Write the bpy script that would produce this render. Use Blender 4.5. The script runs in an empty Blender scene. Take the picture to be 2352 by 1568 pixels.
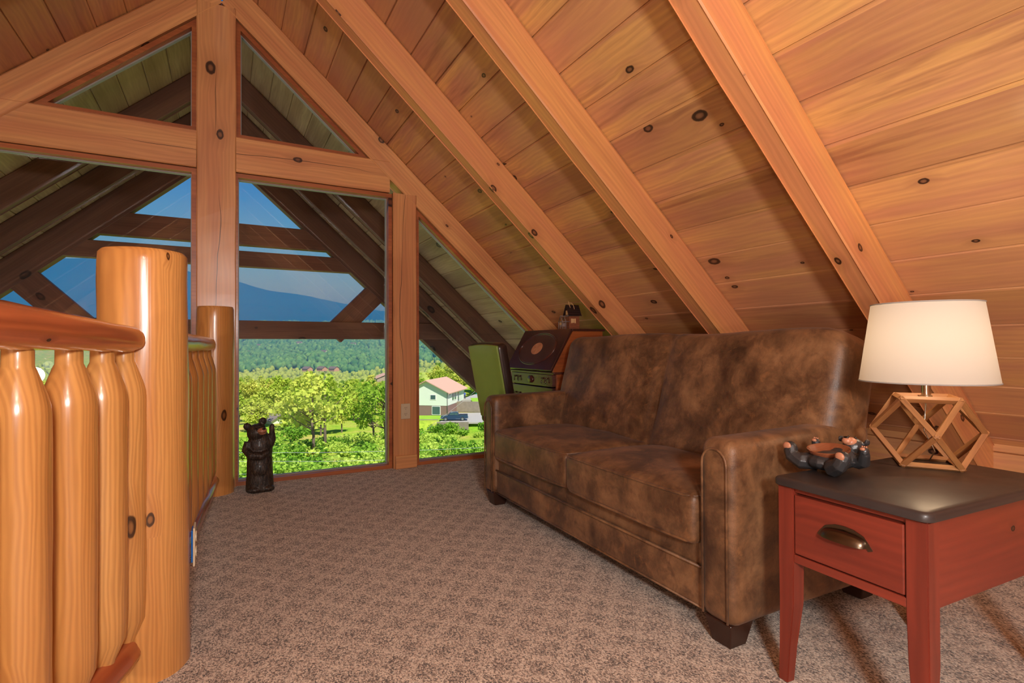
import bpy, bmesh, math, random
import numpy as np
from mathutils import Vector, Matrix, noise
R = math.radians
random.seed(7)
SC = bpy.context.scene
COL = SC.collection

# ------------------------------------------------------------------ camera, world, sun, exposure
CAM_YAW, CAM_PITCH, CAM_ROLL, CAM_H = R(28.4), R(0.5), R(-0.23), 0.95
_f = Vector((math.sin(CAM_YAW), math.cos(CAM_YAW), 0)); _r = Vector((math.cos(CAM_YAW), -math.sin(CAM_YAW), 0)); _u = Vector((0, 0, 1))
f2 = _f*math.cos(CAM_PITCH) + _u*math.sin(CAM_PITCH); u2 = _r.cross(f2)
r3 = _r*math.cos(CAM_ROLL) + u2*math.sin(CAM_ROLL); u3 = r3.cross(f2)
cam = bpy.data.objects.new('camera', bpy.data.cameras.new('camera')); COL.objects.link(cam)
cam.matrix_world = Matrix(((r3.x, u3.x, -f2.x, 0), (r3.y, u3.y, -f2.y, 0), (r3.z, u3.z, -f2.z, CAM_H), (0, 0, 0, 1)))
cam.data.sensor_width = 36; cam.data.lens = 36*1220/2352; cam.data.clip_start = .02; cam.data.clip_end = 20000
SC.camera = cam
SC.view_settings.view_transform = 'Standard'; SC.view_settings.look = 'None'
SC.view_settings.gamma = 1; SC.view_settings.exposure = 0.25; SC.view_settings.use_curve_mapping = False

world = bpy.data.worlds.new('sky'); SC.world = world; world.use_nodes = True
wn = world.node_tree; wn.nodes.clear()
tc = wn.nodes.new('ShaderNodeTexCoord'); sx = wn.nodes.new('ShaderNodeSeparateXYZ'); cr = wn.nodes.new('ShaderNodeValToRGB')
bg = wn.nodes.new('ShaderNodeBackground'); wo = wn.nodes.new('ShaderNodeOutputWorld')
wn.links.new(tc.outputs['Generated'], sx.inputs[0]); wn.links.new(sx.outputs['Z'], cr.inputs[0])
wn.links.new(cr.outputs[0], bg.inputs[0]); wn.links.new(bg.outputs[0], wo.inputs[0])
cr.color_ramp.elements[0].position = 0.0; cr.color_ramp.elements[0].color = (.58, .72, .86, 1)
cr.color_ramp.elements[1].position = 0.6; cr.color_ramp.elements[1].color = (.004, .10, .38, 1)
for p, c in ((.09, (.46, .64, .82, 1)), (.16, (.17, .40, .66, 1)), (.30, (.001, .11, .44, 1))):
    e = cr.color_ramp.elements.new(p); e.color = c
bg.inputs[1].default_value = 1.15

sun = bpy.data.objects.new('sun', bpy.data.lights.new('sun', 'SUN')); COL.objects.link(sun)
sun.data.energy = 6.0; sun.data.angle = R(.6); sun.data.color = (1, .95, .84)
_sd = Vector((_f.x*.75 - _r.x*.5, _f.y*.75 - _r.y*.5, -1.05)).normalized()
sun.rotation_euler = _sd.to_track_quat('-Z', 'Y').to_euler()

# light bulbs of the ceiling fan behind the camera: the room's main lamp
FAN = Vector((.0, -1.1, 2.52))
fanlight = bpy.data.objects.new('fan_light', bpy.data.lights.new('fan_light', 'POINT')); COL.objects.link(fanlight)
fanlight.location = FAN + Vector((0, 0, -.36)); fanlight.data.energy = 45; fanlight.data.shadow_soft_size = .12; fanlight.data.color = (1, .93, .84)
# the photographer's flash, just behind and above the camera
flash = bpy.data.objects.new('camera_flash', bpy.data.lights.new('camera_flash', 'POINT')); COL.objects.link(flash)
flash.location = (.0, -.75, 1.3); flash.data.energy = 150; flash.data.shadow_soft_size = .12; flash.data.color = (1, .96, .92)

# ------------------------------------------------------------------ helpers
def link(o, parent=None):
    COL.objects.link(o)
    if parent: o.parent = parent
    return o
def tag(o, label=None, cat=None, group=None, kind=None):
    if label: o['label'] = label
    if cat: o['category'] = cat
    if group: o['group'] = group
    if kind: o['kind'] = kind
    return o
def empty(name, loc=(0, 0, 0), rz=0, **k):
    o = bpy.data.objects.new(name, None); COL.objects.link(o); o.location = loc; o.rotation_euler = (0, 0, rz); o.empty_display_size = .1
    return tag(o, **k)
def obj(name, bm, mat, parent=None, smooth=False, M=None, auto=None):
    me = bpy.data.meshes.new(name)
    bmesh.ops.recalc_face_normals(bm, faces=bm.faces[:])
    bm.to_mesh(me); bm.free()
    for m in (mat if isinstance(mat, (list, tuple)) else [mat]): me.materials.append(m)
    if smooth: me.polygons.foreach_set('use_smooth', [True]*len(me.polygons))
    o = bpy.data.objects.new(name, me); link(o, parent)
    if auto is not None:
        me.polygons.foreach_set('use_smooth', [True]*len(me.polygons))
        try: me.set_sharp_from_angle(angle=R(auto))
        except Exception: pass
    if M is not None: o.matrix_basis = M
    return o
def frame(p0, p1, up=(0, 0, 1)):
    p0 = Vector(p0); x = (Vector(p1)-p0); L = x.length; x.normalize(); up = Vector(up)
    if abs(x.dot(up)) > .98: up = Vector((0, -1, 0))
    z = (up - x*up.dot(x)).normalized(); y = z.cross(x)
    return Matrix(((x.x, y.x, z.x, p0.x), (x.y, y.y, z.y, p0.y), (x.z, y.z, z.z, p0.z), (0, 0, 0, 1))), L
def box(bm, x0, x1, y0, y1, z0, z1, bev=0, M=None, mi=0, seg=2):
    b = bmesh.new(); bmesh.ops.create_cube(b, size=1)
    for v in b.verts: v.co = Vector((x0+(v.co.x+.5)*(x1-x0), y0+(v.co.y+.5)*(y1-y0), z0+(v.co.z+.5)*(z1-z0)))
    if bev: bmesh.ops.bevel(b, geom=b.edges[:], offset=bev, segments=seg, profile=.5, affect='EDGES')
    return merge(bm, b, M, mi)
def merge(bm, b, M=None, mi=0):
    if M is not None: bmesh.ops.transform(b, matrix=M, verts=b.verts[:])
    b.verts.index_update(); vs = [bm.verts.new(v.co) for v in b.verts]
    for f in b.faces:
        try: nf = bm.faces.new([vs[v.index] for v in f.verts]); nf.material_index = mi; nf.smooth = f.smooth
        except ValueError: pass
    b.free(); return bm
def prism(bm, pts, d0, d1, axis='y', bev=0, M=None, mi=0):
    """extrude a closed 2D outline; axis = direction of the thickness"""
    b = bmesh.new()
    def P(a, c, d): return {'y': (a, d, c), 'x': (d, a, c), 'z': (a, c, d)}[axis]
    v0 = [b.verts.new(P(a, c, d0)) for a, c in pts]; v1 = [b.verts.new(P(a, c, d1)) for a, c in pts]
    b.faces.new(v0); b.faces.new(v1[::-1]); n = len(pts)
    for i in range(n): b.faces.new((v0[i], v0[(i+1) % n], v1[(i+1) % n], v1[i]))
    bmesh.ops.recalc_face_normals(b, faces=b.faces[:])
    if bev: bmesh.ops.bevel(b, geom=b.edges[:], offset=bev, segments=2, profile=.5, affect='EDGES')
    return merge(bm, b, M, mi)
def ell(bm, c, r, seg=16, rings=10, M=None, mi=0, rot=None):
    b = bmesh.new(); bmesh.ops.create_uvsphere(b, u_segments=seg, v_segments=rings, radius=1)
    for f in b.faces: f.smooth = True
    T = Matrix.Translation(c) @ (rot.to_4x4() if rot else Matrix.Identity(4)) @ Matrix.Diagonal((r[0], r[1], r[2], 1))
    return merge(bm, b, (M @ T) if M is not None else T, mi)
def lathe(bm, prof, seg=24, M=None, mi=0, axis='z', wob=0, seed=0):
    """prof: (t, r) along the axis"""
    b = bmesh.new(); rings = []
    for t, r in prof:
        ring = []
        for i in range(seg):
            a = 2*math.pi*i/seg; rr = r
            if wob: rr *= 1 + wob*noise.noise(Vector((math.cos(a)*1.5+seed, math.sin(a)*1.5, t*5+seed*3))) + wob*.4*noise.noise(Vector((math.cos(a)*5+seed, math.sin(a)*5, t*22)))
            c, s = rr*math.cos(a), rr*math.sin(a)
            ring.append(b.verts.new((c, s, t) if axis == 'z' else (t, c, s)))
        rings.append(ring)
    for k in range(len(rings)-1):
        for i in range(seg):
            b.faces.new((rings[k][i], rings[k][(i+1) % seg], rings[k+1][(i+1) % seg], rings[k+1][i])).smooth = True
    b.faces.new(rings[0][::-1]); b.faces.new(rings[-1])
    return merge(bm, b, M, mi)
def tube(bm, pts, r, seg=8, closed=False, M=None, mi=0, squash=1):
    pts = [Vector(p) for p in pts]; n = len(pts); b = bmesh.new(); rings = []; prev = None
    for i, p in enumerate(pts):
        a = pts[(i-1) % n] if (closed or i > 0) else p; c = pts[(i+1) % n] if (closed or i < n-1) else p
        t = (c-a).normalized()
        u = (prev - t*prev.dot(t)) if prev is not None else t.orthogonal()
        if u.length < 1e-5: u = t.orthogonal()
        u.normalize(); prev = u; w = t.cross(u); rr = r[i] if isinstance(r, (list, tuple)) else r
        rings.append([b.verts.new(p + u*rr*math.cos(2*math.pi*k/seg) + w*rr*squash*math.sin(2*math.pi*k/seg)) for k in range(seg)])
    m = n if closed else n-1
    for i in range(m):
        A, B = rings[i], rings[(i+1) % n]
        for k in range(seg): b.faces.new((A[k], A[(k+1) % seg], B[(k+1) % seg], B[k])).smooth = True
    if not closed: b.faces.new(rings[0][::-1]); b.faces.new(rings[-1])
    return merge(bm, b, M, mi)
def beam(name, p0, p1, w, h, mat, parent=None, up=(0, 0, 1), bev=.006, rough=0):
    M, L = frame(p0, p1, up); bm = bmesh.new()
    if rough:
        n = max(4, int(L/.12)); b = bmesh.new(); rings = []
        for i in range(n+1):
            x = L*i/n; k = .006
            q = [(-1, -1, 0), (1, -1, 0), (1, 1, 0), (-1, 1, 0)]; ring = []
            for (sy, sz, _) in q:
                for dy, dz in (((-k, 0), (0, -k)) if sy*sz > 0 else ((0, -k), (-k, 0))):
                    nz = rough*noise.noise(Vector((x*3, sy*2+w*31, sz*2+h*17+L)))
                    ring.append(b.verts.new((x, sy*(w/2+dy+nz), sz*(h/2+dz+nz))))
            rings.append(ring)
        for i in range(n):
            for j in range(8): b.faces.new((rings[i][j], rings[i][(j+1) % 8], rings[i+1][(j+1) % 8], rings[i+1][j]))
        b.faces.new(rings[0][::-1]); b.faces.new(rings[-1]); merge(bm, b)
    else: box(bm, 0, L, -w/2, w/2, -h/2, h/2, bev)
    return obj(name, bm, mat, parent, M=M)
def log(name, p0, p1, prof, mat, parent=None, seg=28, wob=.05, seed=0, up=(0, 0, 1)):
    """prof: (fraction, radius)"""
    M, L = frame(p0, p1, up); pr = []
    for i in range(len(prof)-1):
        (a, ra), (c, rc) = prof[i], prof[i+1]; k = max(1, int((c-a)*L/.05))
        for j in range(k): t = j/k; pr.append(((a+(c-a)*t)*L, ra+(rc-ra)*t))
    pr.append((prof[-1][0]*L, prof[-1][1]))
    return obj(name, lathe(bmesh.new(), pr, seg, axis='x', wob=wob, seed=seed), mat, parent, M=M, auto=45)
def softbox(bm, hx, hy, hz, r, fn=None, M=None, k=4, step=.06, mi=0):
    def ax(h):
        s = [-h + r*(1-math.cos(math.pi/2*i/k)) for i in range(k)]
        n = max(2, int(2*(h-r)/step)); m = [-(h-r)+2*(h-r)*i/n for i in range(n+1)]
        return s + m + [-v for v in reversed(s)]
    X, Y, Z = ax(hx), ax(hy), ax(hz); b = bmesh.new()
    def face(U, V, mk):
        g = [[b.verts.new(mk(u, v)) for v in V] for u in U]
        for i in range(len(U)-1):
            for j in range(len(V)-1): b.faces.new((g[i][j], g[i+1][j], g[i+1][j+1], g[i][j+1])).smooth = True
    for s in (-1, 1):
        face(X, Y, lambda u, v: (u, v, s*hz)); face(X, Z, lambda u, v: (u, s*hy, v)); face(Y, Z, lambda u, v: (s*hx, u, v))
    bmesh.ops.remove_doubles(b, verts=b.verts[:], dist=1e-5)
    for v in b.verts:
        p = v.co; q = Vector((max(-(hx-r), min(hx-r, p.x)), max(-(hy-r), min(hy-r, p.y)), max(-(hz-r), min(hz-r, p.z))))
        d = p-q
        if d.length > 1e-6: v.co = q + d.normalized()*r
        if fn: v.co = Vector(fn(v.co.x, v.co.y, v.co.z))
    bmesh.ops.recalc_face_normals(b, faces=b.faces[:])
    return merge(bm, b, M, mi)
def arc(cx, cy, r, a0, a1, n): return [(cx+r*math.cos(R(a0+(a1-a0)*i/n)), cy+r*math.sin(R(a0+(a1-a0)*i/n))) for i in range(n+1)]

# ------------------------------------------------------------------ materials
class NT:
    def __init__(s, name):
        s.m = bpy.data.materials.new(name); s.m.use_nodes = True; s.t = s.m.node_tree; s.t.nodes.clear()
        s.out = s.t.nodes.new('ShaderNodeOutputMaterial')
    def n(s, typ, **k):
        o = s.t.nodes.new('ShaderNode'+typ)
        for a, v in k.items():
            if a.startswith('i_'): s.set(o.inputs[int(a[2:])] if a[2:].isdigit() else o.inputs[a[2:].replace('_', ' ')], v)
            else: setattr(o, a, v)
        return o
    def set(s, inp, v):
        if isinstance(v, bpy.types.NodeSocket): s.t.links.new(v, inp)
        else:
            if isinstance(v, tuple) and len(v) == 3 and inp.type == 'RGBA': v = (*v, 1)
            inp.default_value = v
    def math(s, op, a, b=0, c=None, clamp=False):
        o = s.n('Math', operation=op, use_clamp=clamp); s.set(o.inputs[0], a); s.set(o.inputs[1], b)
        if c is not None: s.set(o.inputs[2], c)
        return o.outputs[0]
    def mix(s, f, a, b, mode='MIX'):
        o = s.n('Mix', data_type='RGBA', blend_type=mode); s.set(o.inputs[0], f); s.set(o.inputs[6], a); s.set(o.inputs[7], b); return o.outputs[2]
    def ramp(s, f, stops, interp='LINEAR'):
        o = s.n('ValToRGB'); s.set(o.inputs[0], f); e = o.color_ramp.elements; o.color_ramp.interpolation = interp
        for i, (p, c) in enumerate(stops):
            if i < 2: e[i].position = p
            else: e.new(p)
        for i, (p, c) in enumerate(stops):
            e[i].position = p; e[i].color = (c, c, c, 1) if isinstance(c, (int, float)) else (*c, 1)
        return o.outputs[0]
    def noise(s, vec, scale=5, detail=3, rough=.5, dist=0):
        o = s.n('TexNoise'); s.set(o.inputs['Vector'], vec); s.set(o.inputs['Scale'], scale); s.set(o.inputs['Detail'], detail)
        s.set(o.inputs['Roughness'], rough); s.set(o.inputs['Distortion'], dist); return o.outputs[0]
    def comb(s, x, y, z):
        o = s.n('CombineXYZ'); s.set(o.inputs[0], x); s.set(o.inputs[1], y); s.set(o.inputs[2], z); return o.outputs[0]
    def sep(s, v):
        o = s.n('SeparateXYZ'); s.set(o.inputs[0], v); return o.outputs
    def co(s, kind='Object'): return s.n('TexCoord').outputs[kind]
    def rnd(s): return s.n('ObjectInfo').outputs['Random']
    def bsdf(s, color, rough=.5, metal=0, coat=0, bump=None, bstr=.3, bdist=.005, sheen=0, spec=.5, **k):
        b = s.n('BsdfPrincipled'); s.set(b.inputs['Base Color'], color); s.set(b.inputs['Roughness'], rough); s.set(b.inputs['Metallic'], metal)
        s.set(b.inputs['Coat Weight'], coat); s.set(b.inputs['Coat Roughness'], .18); s.set(b.inputs['Specular IOR Level'], spec); s.set(b.inputs['Sheen Weight'], sheen)
        for a, v in k.items(): s.set(b.inputs[a.replace('_', ' ')], v)
        if bump is not None:
            bp = s.n('Bump'); s.set(bp.inputs['Strength'], bstr); s.set(bp.inputs['Distance'], bdist); s.set(bp.inputs['Height'], bump)
            s.t.links.new(bp.outputs[0], b.inputs['Normal'])
        s.t.links.new(b.outputs[0], s.out.inputs[0]); return s.m
def lin(r, g, b):
    f = lambda c: (c/255/12.92) if c/255 <= .04045 else ((c/255+.055)/1.055)**2.4
    return (f(r), f(g), f(b))
def plain(name, c, rough=.5, metal=0, var=.12, scale=30, **k):
    t = NT(name); n = t.noise(t.co(), scale, 3); col = t.mix(t.math('MULTIPLY', n, var*2), c, tuple(x*.45 for x in c))
    return t.bsdf(col, rough, metal, **k)

def wood(name, light, mid, dark, plank=0, poff=0, rough=.42, coat=.25, knots=.45, kscale=3.2, kr=.075, grain=1., hue=.5, stretch=1., cracks=0, bump=.2, streak=.5, tint=None, ringc=.18):
    """wood with its grain along local X; plank = board width along local Y"""
    t = NT(name); X, Y, Z = t.sep(t.co()); rn = t.rnd()
    v = t.math('ADD', Y, Z)
    if plank:
        idx = t.math('FLOOR', t.math('DIVIDE', t.math('ADD', Y, poff), plank))
        w = t.n('TexWhiteNoise', noise_dimensions='2D'); t.set(w.inputs['Vector'], t.comb(idx, t.math('MULTIPLY', rn, 17.3), 0))
        pr = w.outputs[0]; w2 = t.n('TexWhiteNoise', noise_dimensions='2D'); t.set(w2.inputs['Vector'], t.comb(t.math('ADD', idx, 41.7), 0, 0)); pr2 = w2.outputs[0]
    else: pr = rn; pr2 = t.math('FRACT', t.math('MULTIPLY', rn, 13.7))
    Xo = t.math('ADD', X, t.math('MULTIPLY', pr, 23.1)); vo = t.math('ADD', v, t.math('MULTIPLY', pr2, 7.7))
    # knots
    kv = t.n('TexVoronoi', voronoi_dimensions='2D', feature='F1'); t.set(kv.inputs['Vector'], t.comb(t.math('MULTIPLY', Xo, .62), vo, 0)); t.set(kv.inputs['Scale'], kscale); t.set(kv.inputs['Randomness'], 1.)
    kd = t.math('ADD', kv.outputs['Distance'], t.math('MULTIPLY', t.math('SUBTRACT', t.noise(t.comb(Xo, vo, 0), 30, 2), .5), .035))
    ks = t.sep(kv.outputs['Color']); on = t.math('LESS_THAN', ks[0], knots)
    size = t.math('ADD', t.math('MULTIPLY', t.math('POWER', ks[1], 1.6), 1.5), .28)
    kn = t.math('DIVIDE', kd, t.math('MULTIPLY', size, kr))
    core = t.math('MULTIPLY', t.ramp(kn, [(0, .62), (.35, .75), (.55, 1), (.85, .95), (1.0, .0)]), on)
    halo = t.math('MULTIPLY', t.ramp(t.math('DIVIDE', kn, 3.5), [(0, 1), (.3, .75), (1, 0)]), on)
    # grain bends round the knots
    gv = t.math('ADD', vo, t.math('MULTIPLY', halo, .02))
    gx = t.math('MULTIPLY', Xo, .9/stretch)
    n1 = t.noise(t.comb(gx, t.math('MULTIPLY', gv, 7), 0), 1.3, 3, .55)                  # broad heart/sap colour streaks
    n2 = t.noise(t.comb(t.math('MULTIPLY', gx, 1.2), t.math('MULTIPLY', gv, 60), 0), 1.4, 4, .62)   # fine fibres
    rg = t.n('TexWave', wave_type='BANDS', bands_direction='Y', wave_profile='SIN')
    t.set(rg.inputs['Vector'], t.comb(t.math('MULTIPLY', gx, .35), gv, 0)); t.set(rg.inputs['Scale'], 12*grain); t.set(rg.inputs['Distortion'], 9); t.set(rg.inputs['Detail'], 2); t.set(rg.inputs['Detail Scale'], .9)
    c = t.mix(t.ramp(n1, [(.38, 0), (.62, 1)]), light, mid)
    c = t.mix(t.math('MULTIPLY', t.ramp(t.noise(t.comb(t.math('MULTIPLY', gx, .8), t.math('MULTIPLY', gv, 10), 4.), 1.6, 4, .6), [(.56, 0), (.72, 1)]), streak), c, dark)
    c = t.mix(t.math('MULTIPLY', rg.outputs['Fac'], ringc), c, dark)
    c = t.mix(t.math('MULTIPLY', t.ramp(n2, [(.35, 0), (.75, 1)]), .28), c, dark)
    if plank or hue:
        c = t.mix(t.math('MULTIPLY', pr, hue), c, t.mix(.75, c, mid))
        c = t.mix(t.math('MULTIPLY', t.math('GREATER_THAN', pr2, .62), .4*hue), c, dark)
    c = t.mix(t.math('MULTIPLY', halo, .35), c, dark)
    c = t.mix(core, c, t.mix(t.ramp(kn, [(.3, 0), (.6, 1)]), tuple(x*.42 for x in dark), tuple(x*.14 for x in dark)))
    h = t.math('SUBTRACT', t.math('MULTIPLY', n2, .4), t.math('MULTIPLY', core, .3))
    if cracks:
        cn = t.math('MULTIPLY', t.math('SUBTRACT', t.noise(t.comb(t.math('MULTIPLY', Xo, .7), 9., 9.), 1.2, 3, .5), .5), .16)
        wd = t.math('MULTIPLY', t.ramp(t.noise(t.comb(Xo, 3., 0), 1.1, 1), [(.42, 0), (.6, 1)]), .0022*cracks)
        ck = t.math('LESS_THAN', t.math('ABSOLUTE', t.math('SUBTRACT', t.math('SUBTRACT', v, .07), cn)), wd)
        c = t.mix(t.math('MULTIPLY', ck, .85), c, tuple(x*.1 for x in dark)); h = t.math('SUBTRACT', h, ck)
    return t.bsdf(c, rough, coat=coat, bump=h, bstr=bump, bdist=.003)

CED_L, CED_M, CED_D = lin(228, 152, 78), lin(203, 112, 68), lin(128, 66, 36)
M_plank = wood('cedar_planks', lin(230, 178, 106), lin(206, 146, 106), lin(142, 90, 64), plank=.2033, poff=.10, knots=.62, kscale=3.9, kr=.06, hue=.8, rough=.5, coat=.12, streak=.75)
M_rafter = wood('cedar_rafter', lin(230, 168, 100), lin(220, 148, 100), lin(154, 92, 58), knots=.5, kscale=4.2, kr=.075, hue=.35, rough=.45, coat=.2, stretch=1.6, streak=.25)
M_timber = wood('cedar_timber', lin(234, 174, 112), lin(216, 148, 98), lin(150, 94, 60), knots=.4, kscale=3.6, kr=.075, hue=.3, cracks=1., stretch=2., streak=.4, rough=.4)
M_trim = wood('window_trim', lin(190, 112, 62), lin(164, 88, 50), lin(110, 56, 32), knots=.1, stretch=2.)
M_porch = wood('weathered_porch_planks', lin(196, 160, 112), lin(160, 122, 82), lin(96, 66, 44), plank=.2033, poff=.1, knots=.2, rough=.6, coat=.0, hue=.7)
M_porchbeam = wood('porch_beam', lin(128, 86, 64), lin(102, 64, 48), lin(58, 34, 24), knots=.2, rough=.7, coat=0, stretch=2.)
M_log = wood('peeled_log', lin(220, 162, 92), lin(202, 138, 72), lin(154, 96, 50), knots=.3, kscale=4, kr=.06, hue=.2, rough=.28, coat=.5, stretch=2.2, grain=1.9, streak=.35, bump=.45, ringc=.42)
M_logred = wood('hand_rail_log', lin(200, 112, 66), lin(176, 90, 52), lin(112, 52, 30), knots=.3, kscale=4, kr=.06, hue=.2, rough=.22, coat=.6, stretch=2, streak=.5, bump=.5, ringc=.4)
M_floorwood = wood('lower_floor_boards', lin(180, 120, 70), lin(150, 90, 50), lin(90, 50, 28), plank=.12, knots=.2)
M_deskwood = wood('desk_side_wood', lin(170, 92, 46), lin(142, 72, 36), lin(70, 34, 18), knots=.05, kscale=3, stretch=.8, hue=.1, streak=.8, rough=.35)
M_lampwood = wood('lamp_frame_wood', lin(170, 118, 66), lin(142, 88, 48), lin(84, 48, 24), knots=0, grain=2, stretch=.5, rough=.55, coat=0, hue=.3)

def suede():
    t = NT('distressed_brown_suede'); v = t.co(); 
    a = t.noise(v, 5.5, 5, .66, .3); b = t.noise(v, 15, 4, .65, .5); g = t.noise(v, 260, 2, .6)
    c = t.ramp(a, [(.30, lin(60, 39, 25)), (.44, lin(94, 65, 42)), (.56, lin(124, 88, 58)), (.72, lin(152, 112, 76))])
    c = t.mix(t.ramp(b, [(.52, 0), (.7, .65)]), c, lin(64, 36, 22)); c = t.mix(t.ramp(b, [(.3, .45), (.42, 0)]), c, lin(150, 102, 62))
    c = t.mix(t.math('MULTIPLY', g, .25), c, lin(60, 36, 22))
    h = t.math('ADD', g, t.math('MULTIPLY', b, 1.5))
    return t.bsdf(c, t.ramp(a, [(.3, .38), (.7, .52)]), bump=h, bstr=.22, bdist=.003, sheen=.04, spec=.4)
M_suede = suede()
def carpet():
    t = NT('loop_pile_carpet'); v = t.co(); X, Y, Z = t.sep(v)
    wv = t.noise(v, 9, 2); j = t.math('MULTIPLY', t.math('SUBTRACT', wv, .5), .07)
    P = .15
    a = t.math('ADD', t.math('ADD', X, Y), j); b = t.math('ADD', t.math('SUBTRACT', X, Y), j)
    fa = t.math('ABSOLUTE', t.math('SUBTRACT', t.math('FRACT', t.math('DIVIDE', a, P)), .5)); fb = t.math('ABSOLUTE', t.math('SUBTRACT', t.math('FRACT', t.math('DIVIDE', b, P)), .5))
    lat = t.math('MAXIMUM', fa, fb)     # .5 on lattice lines
    vo = t.n('TexVoronoi', feature='F1'); t.set(vo.inputs['Vector'], t.n('Mapping', i_Vector=v, i_Scale=(1, .62, 1)).outputs[0]); t.set(vo.inputs['Scale'], 290)
    sp = t.sep(vo.outputs['Color'])[0]; sp2 = t.noise(v, 95, 3, .7)
    spk = t.math('ADD', t.math('MULTIPLY', sp, .6), t.math('MULTIPLY', sp2, .5))
    dk = t.math('ADD', t.ramp(lat, [(.30, .12), (.44, -.10)]), spk) 
    f = t.ramp(t.math('ADD', spk, t.ramp(lat, [(.22, .13), (.46, 0.)])), [(.40, lin(212, 196, 178)), (.58, lin(180, 162, 146)), (.74, lin(140, 124, 110)), (.92, lin(84, 73, 66))])
    h = t.math('SUBTRACT', 1, vo.outputs['Distance']); h = t.math('ADD', h, t.ramp(lat, [(.30, 0), (.46, .35)]))
    return t.bsdf(f, .95, bump=h, bstr=.6, bdist=.004, sheen=.2, spec=.1)
M_carpet = carpet()
def glass():
    t = NT('window_glass'); tr = t.n('BsdfTransparent'); gl = t.n('BsdfGlossy'); t.set(gl.inputs['Roughness'], .003); t.set(tr.inputs[0], (.985, .99, .99)); t.set(gl.inputs[0], (1, 1, 1))
    fr = t.n('Fresnel'); t.set(fr.inputs[0], 1.36); mx = t.n('MixShader'); t.t.links.new(fr.outputs[0], mx.inputs[0]); t.t.links.new(tr.outputs[0], mx.inputs[1]); t.t.links.new(gl.outputs[0], mx.inputs[2])
    t.t.links.new(mx.outputs[0], t.out.inputs[0]); return t.m
M_glass = glass()
M_seal = plain('glazing_seal', lin(150, 150, 145), .5)
M_red = wood('red_stained_wood', lin(140, 56, 38), lin(120, 46, 32), lin(76, 27, 19), knots=.3, kscale=5, kr=.06, stretch=1.5, rough=.4, coat=.2, hue=.15, streak=.35)
def blacktop():
    t = NT('worn_black_top'); v = t.co(); s = t.noise(t.n('Mapping', i_Vector=v, i_Scale=(4, 60, 1)).outputs[0], 6, 3, .6); s2 = t.noise(v, 8, 3)
    sc = t.math('MULTIPLY', t.ramp(s, [(.70, 0), (.74, 1)]), t.ramp(s2, [(.5, 0), (.65, .5)]))
    c = t.mix(sc, t.mix(s2, lin(42, 36, 36), lin(58, 50, 48)), lin(140, 118, 96))
    return t.bsdf(c, t.ramp(s2, [(.3, .34), (.7, .48)]), coat=.12)
M_black = blacktop()
M_pewter = plain('antique_pewter', lin(120, 108, 92), .32, 1, var=.2, scale=20)
M_steel = plain('brushed_steel', lin(190, 180, 160), .25, 1)
M_darkfoot = plain('dark_wood_foot', lin(52, 30, 22), .35)
M_chairdark = plain('dark_brown_leather', lin(48, 34, 30), .3, coat=.3)
M_green = plain('green_vinyl', lin(126, 150, 66), .35, coat=.2, var=.2, scale=6)
M_desk = wood('mahogany_finish', lin(88, 48, 38), lin(66, 36, 30), lin(34, 18, 16), knots=0, rough=.25, coat=.45, stretch=1, hue=.1)
M_deskin = wood('inlay_wood', lin(222, 160, 116), lin(196, 130, 90), lin(150, 90, 60), knots=0, rough=.3, grain=4, stretch=.3)
M_oval = wood('oval_veneer', lin(98, 66, 58), lin(82, 54, 48), lin(52, 32, 28), knots=0, rough=.16, coat=.8, hue=.1)
M_plate = plain('cream_plastic', lin(212, 196, 166), .4)
M_slot = plain('dark_slot', lin(50, 40, 34), .6)
M_blue = plain('blue_plastic', lin(20, 110, 200), .4)
def bearfur():
    t = NT('carved_black_fur'); v = t.co(); m = t.n('Mapping', i_Vector=v, i_Scale=(1, 1, .28)).outputs[0]
    n = t.noise(m, 130, 3, .6, .8); n2 = t.noise(v, 14, 3)
    c = t.mix(t.ramp(n, [(.45, 0), (.72, 1)]), lin(30, 22, 18), lin(92, 78, 66)); c = t.mix(t.ramp(n2, [(.6, 0), (.75, .3)]), c, lin(120, 92, 60))
    return t.bsdf(c, .42, bump=n, bstr=.8, bdist=.006, coat=.1)
M_fur = bearfur()
M_carve = plain('painted_charcoal', lin(50, 50, 52), .42, var=.35, scale=60, coat=.1)
M_tan = plain('painted_tan', lin(188, 128, 98), .4, coat=.2)
M_blackp = plain('gloss_black', lin(14, 12, 12), .15)
M_white = plain('white_paint', lin(235, 232, 225), .4)
M_disht = wood('dish_wood', lin(156, 92, 60), lin(122, 68, 44), lin(92, 44, 26), knots=0, rough=.12, coat=.9, grain=3)
def shade():
    t = NT('linen_lamp_shade'); X, Y, Z = t.sep(t.co()); n = t.noise(t.comb(X, Y, t.math('MULTIPLY', Z, 4)), 220, 2)
    d = t.n('BsdfDiffuse'); tr = t.n('BsdfTranslucent'); c = t.mix(t.math('MULTIPLY', n, .15), (.56, .545, .53), (.48, .465, .45)); t.set(d.inputs[0], c); t.set(tr.inputs[0], c)
    mx = t.n('MixShader'); mx.inputs[0].default_value = .5; t.t.links.new(d.outputs[0], mx.inputs[1]); t.t.links.new(tr.outputs[0], mx.inputs[2]); t.t.links.new(mx.outputs[0], t.out.inputs[0]); return t.m
M_shade = shade()
def emit(name, c, s):
    t = NT(name); e = t.n('Emission'); t.set(e.inputs[0], c); t.set(e.inputs[1], s); t.t.links.new(e.outputs[0], t.out.inputs[0]); return t.m
M_bulb = emit('lit_bulb', (1, .72, .42), 9); M_bulb2 = emit('fan_bulb', (1, .86, .66), 3)
M_siding = plain('pale_siding', lin(214, 222, 204), .6, var=.05); M_bsiding = plain('brown_siding', lin(132, 104, 96), .6, var=.1, scale=4)
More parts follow.
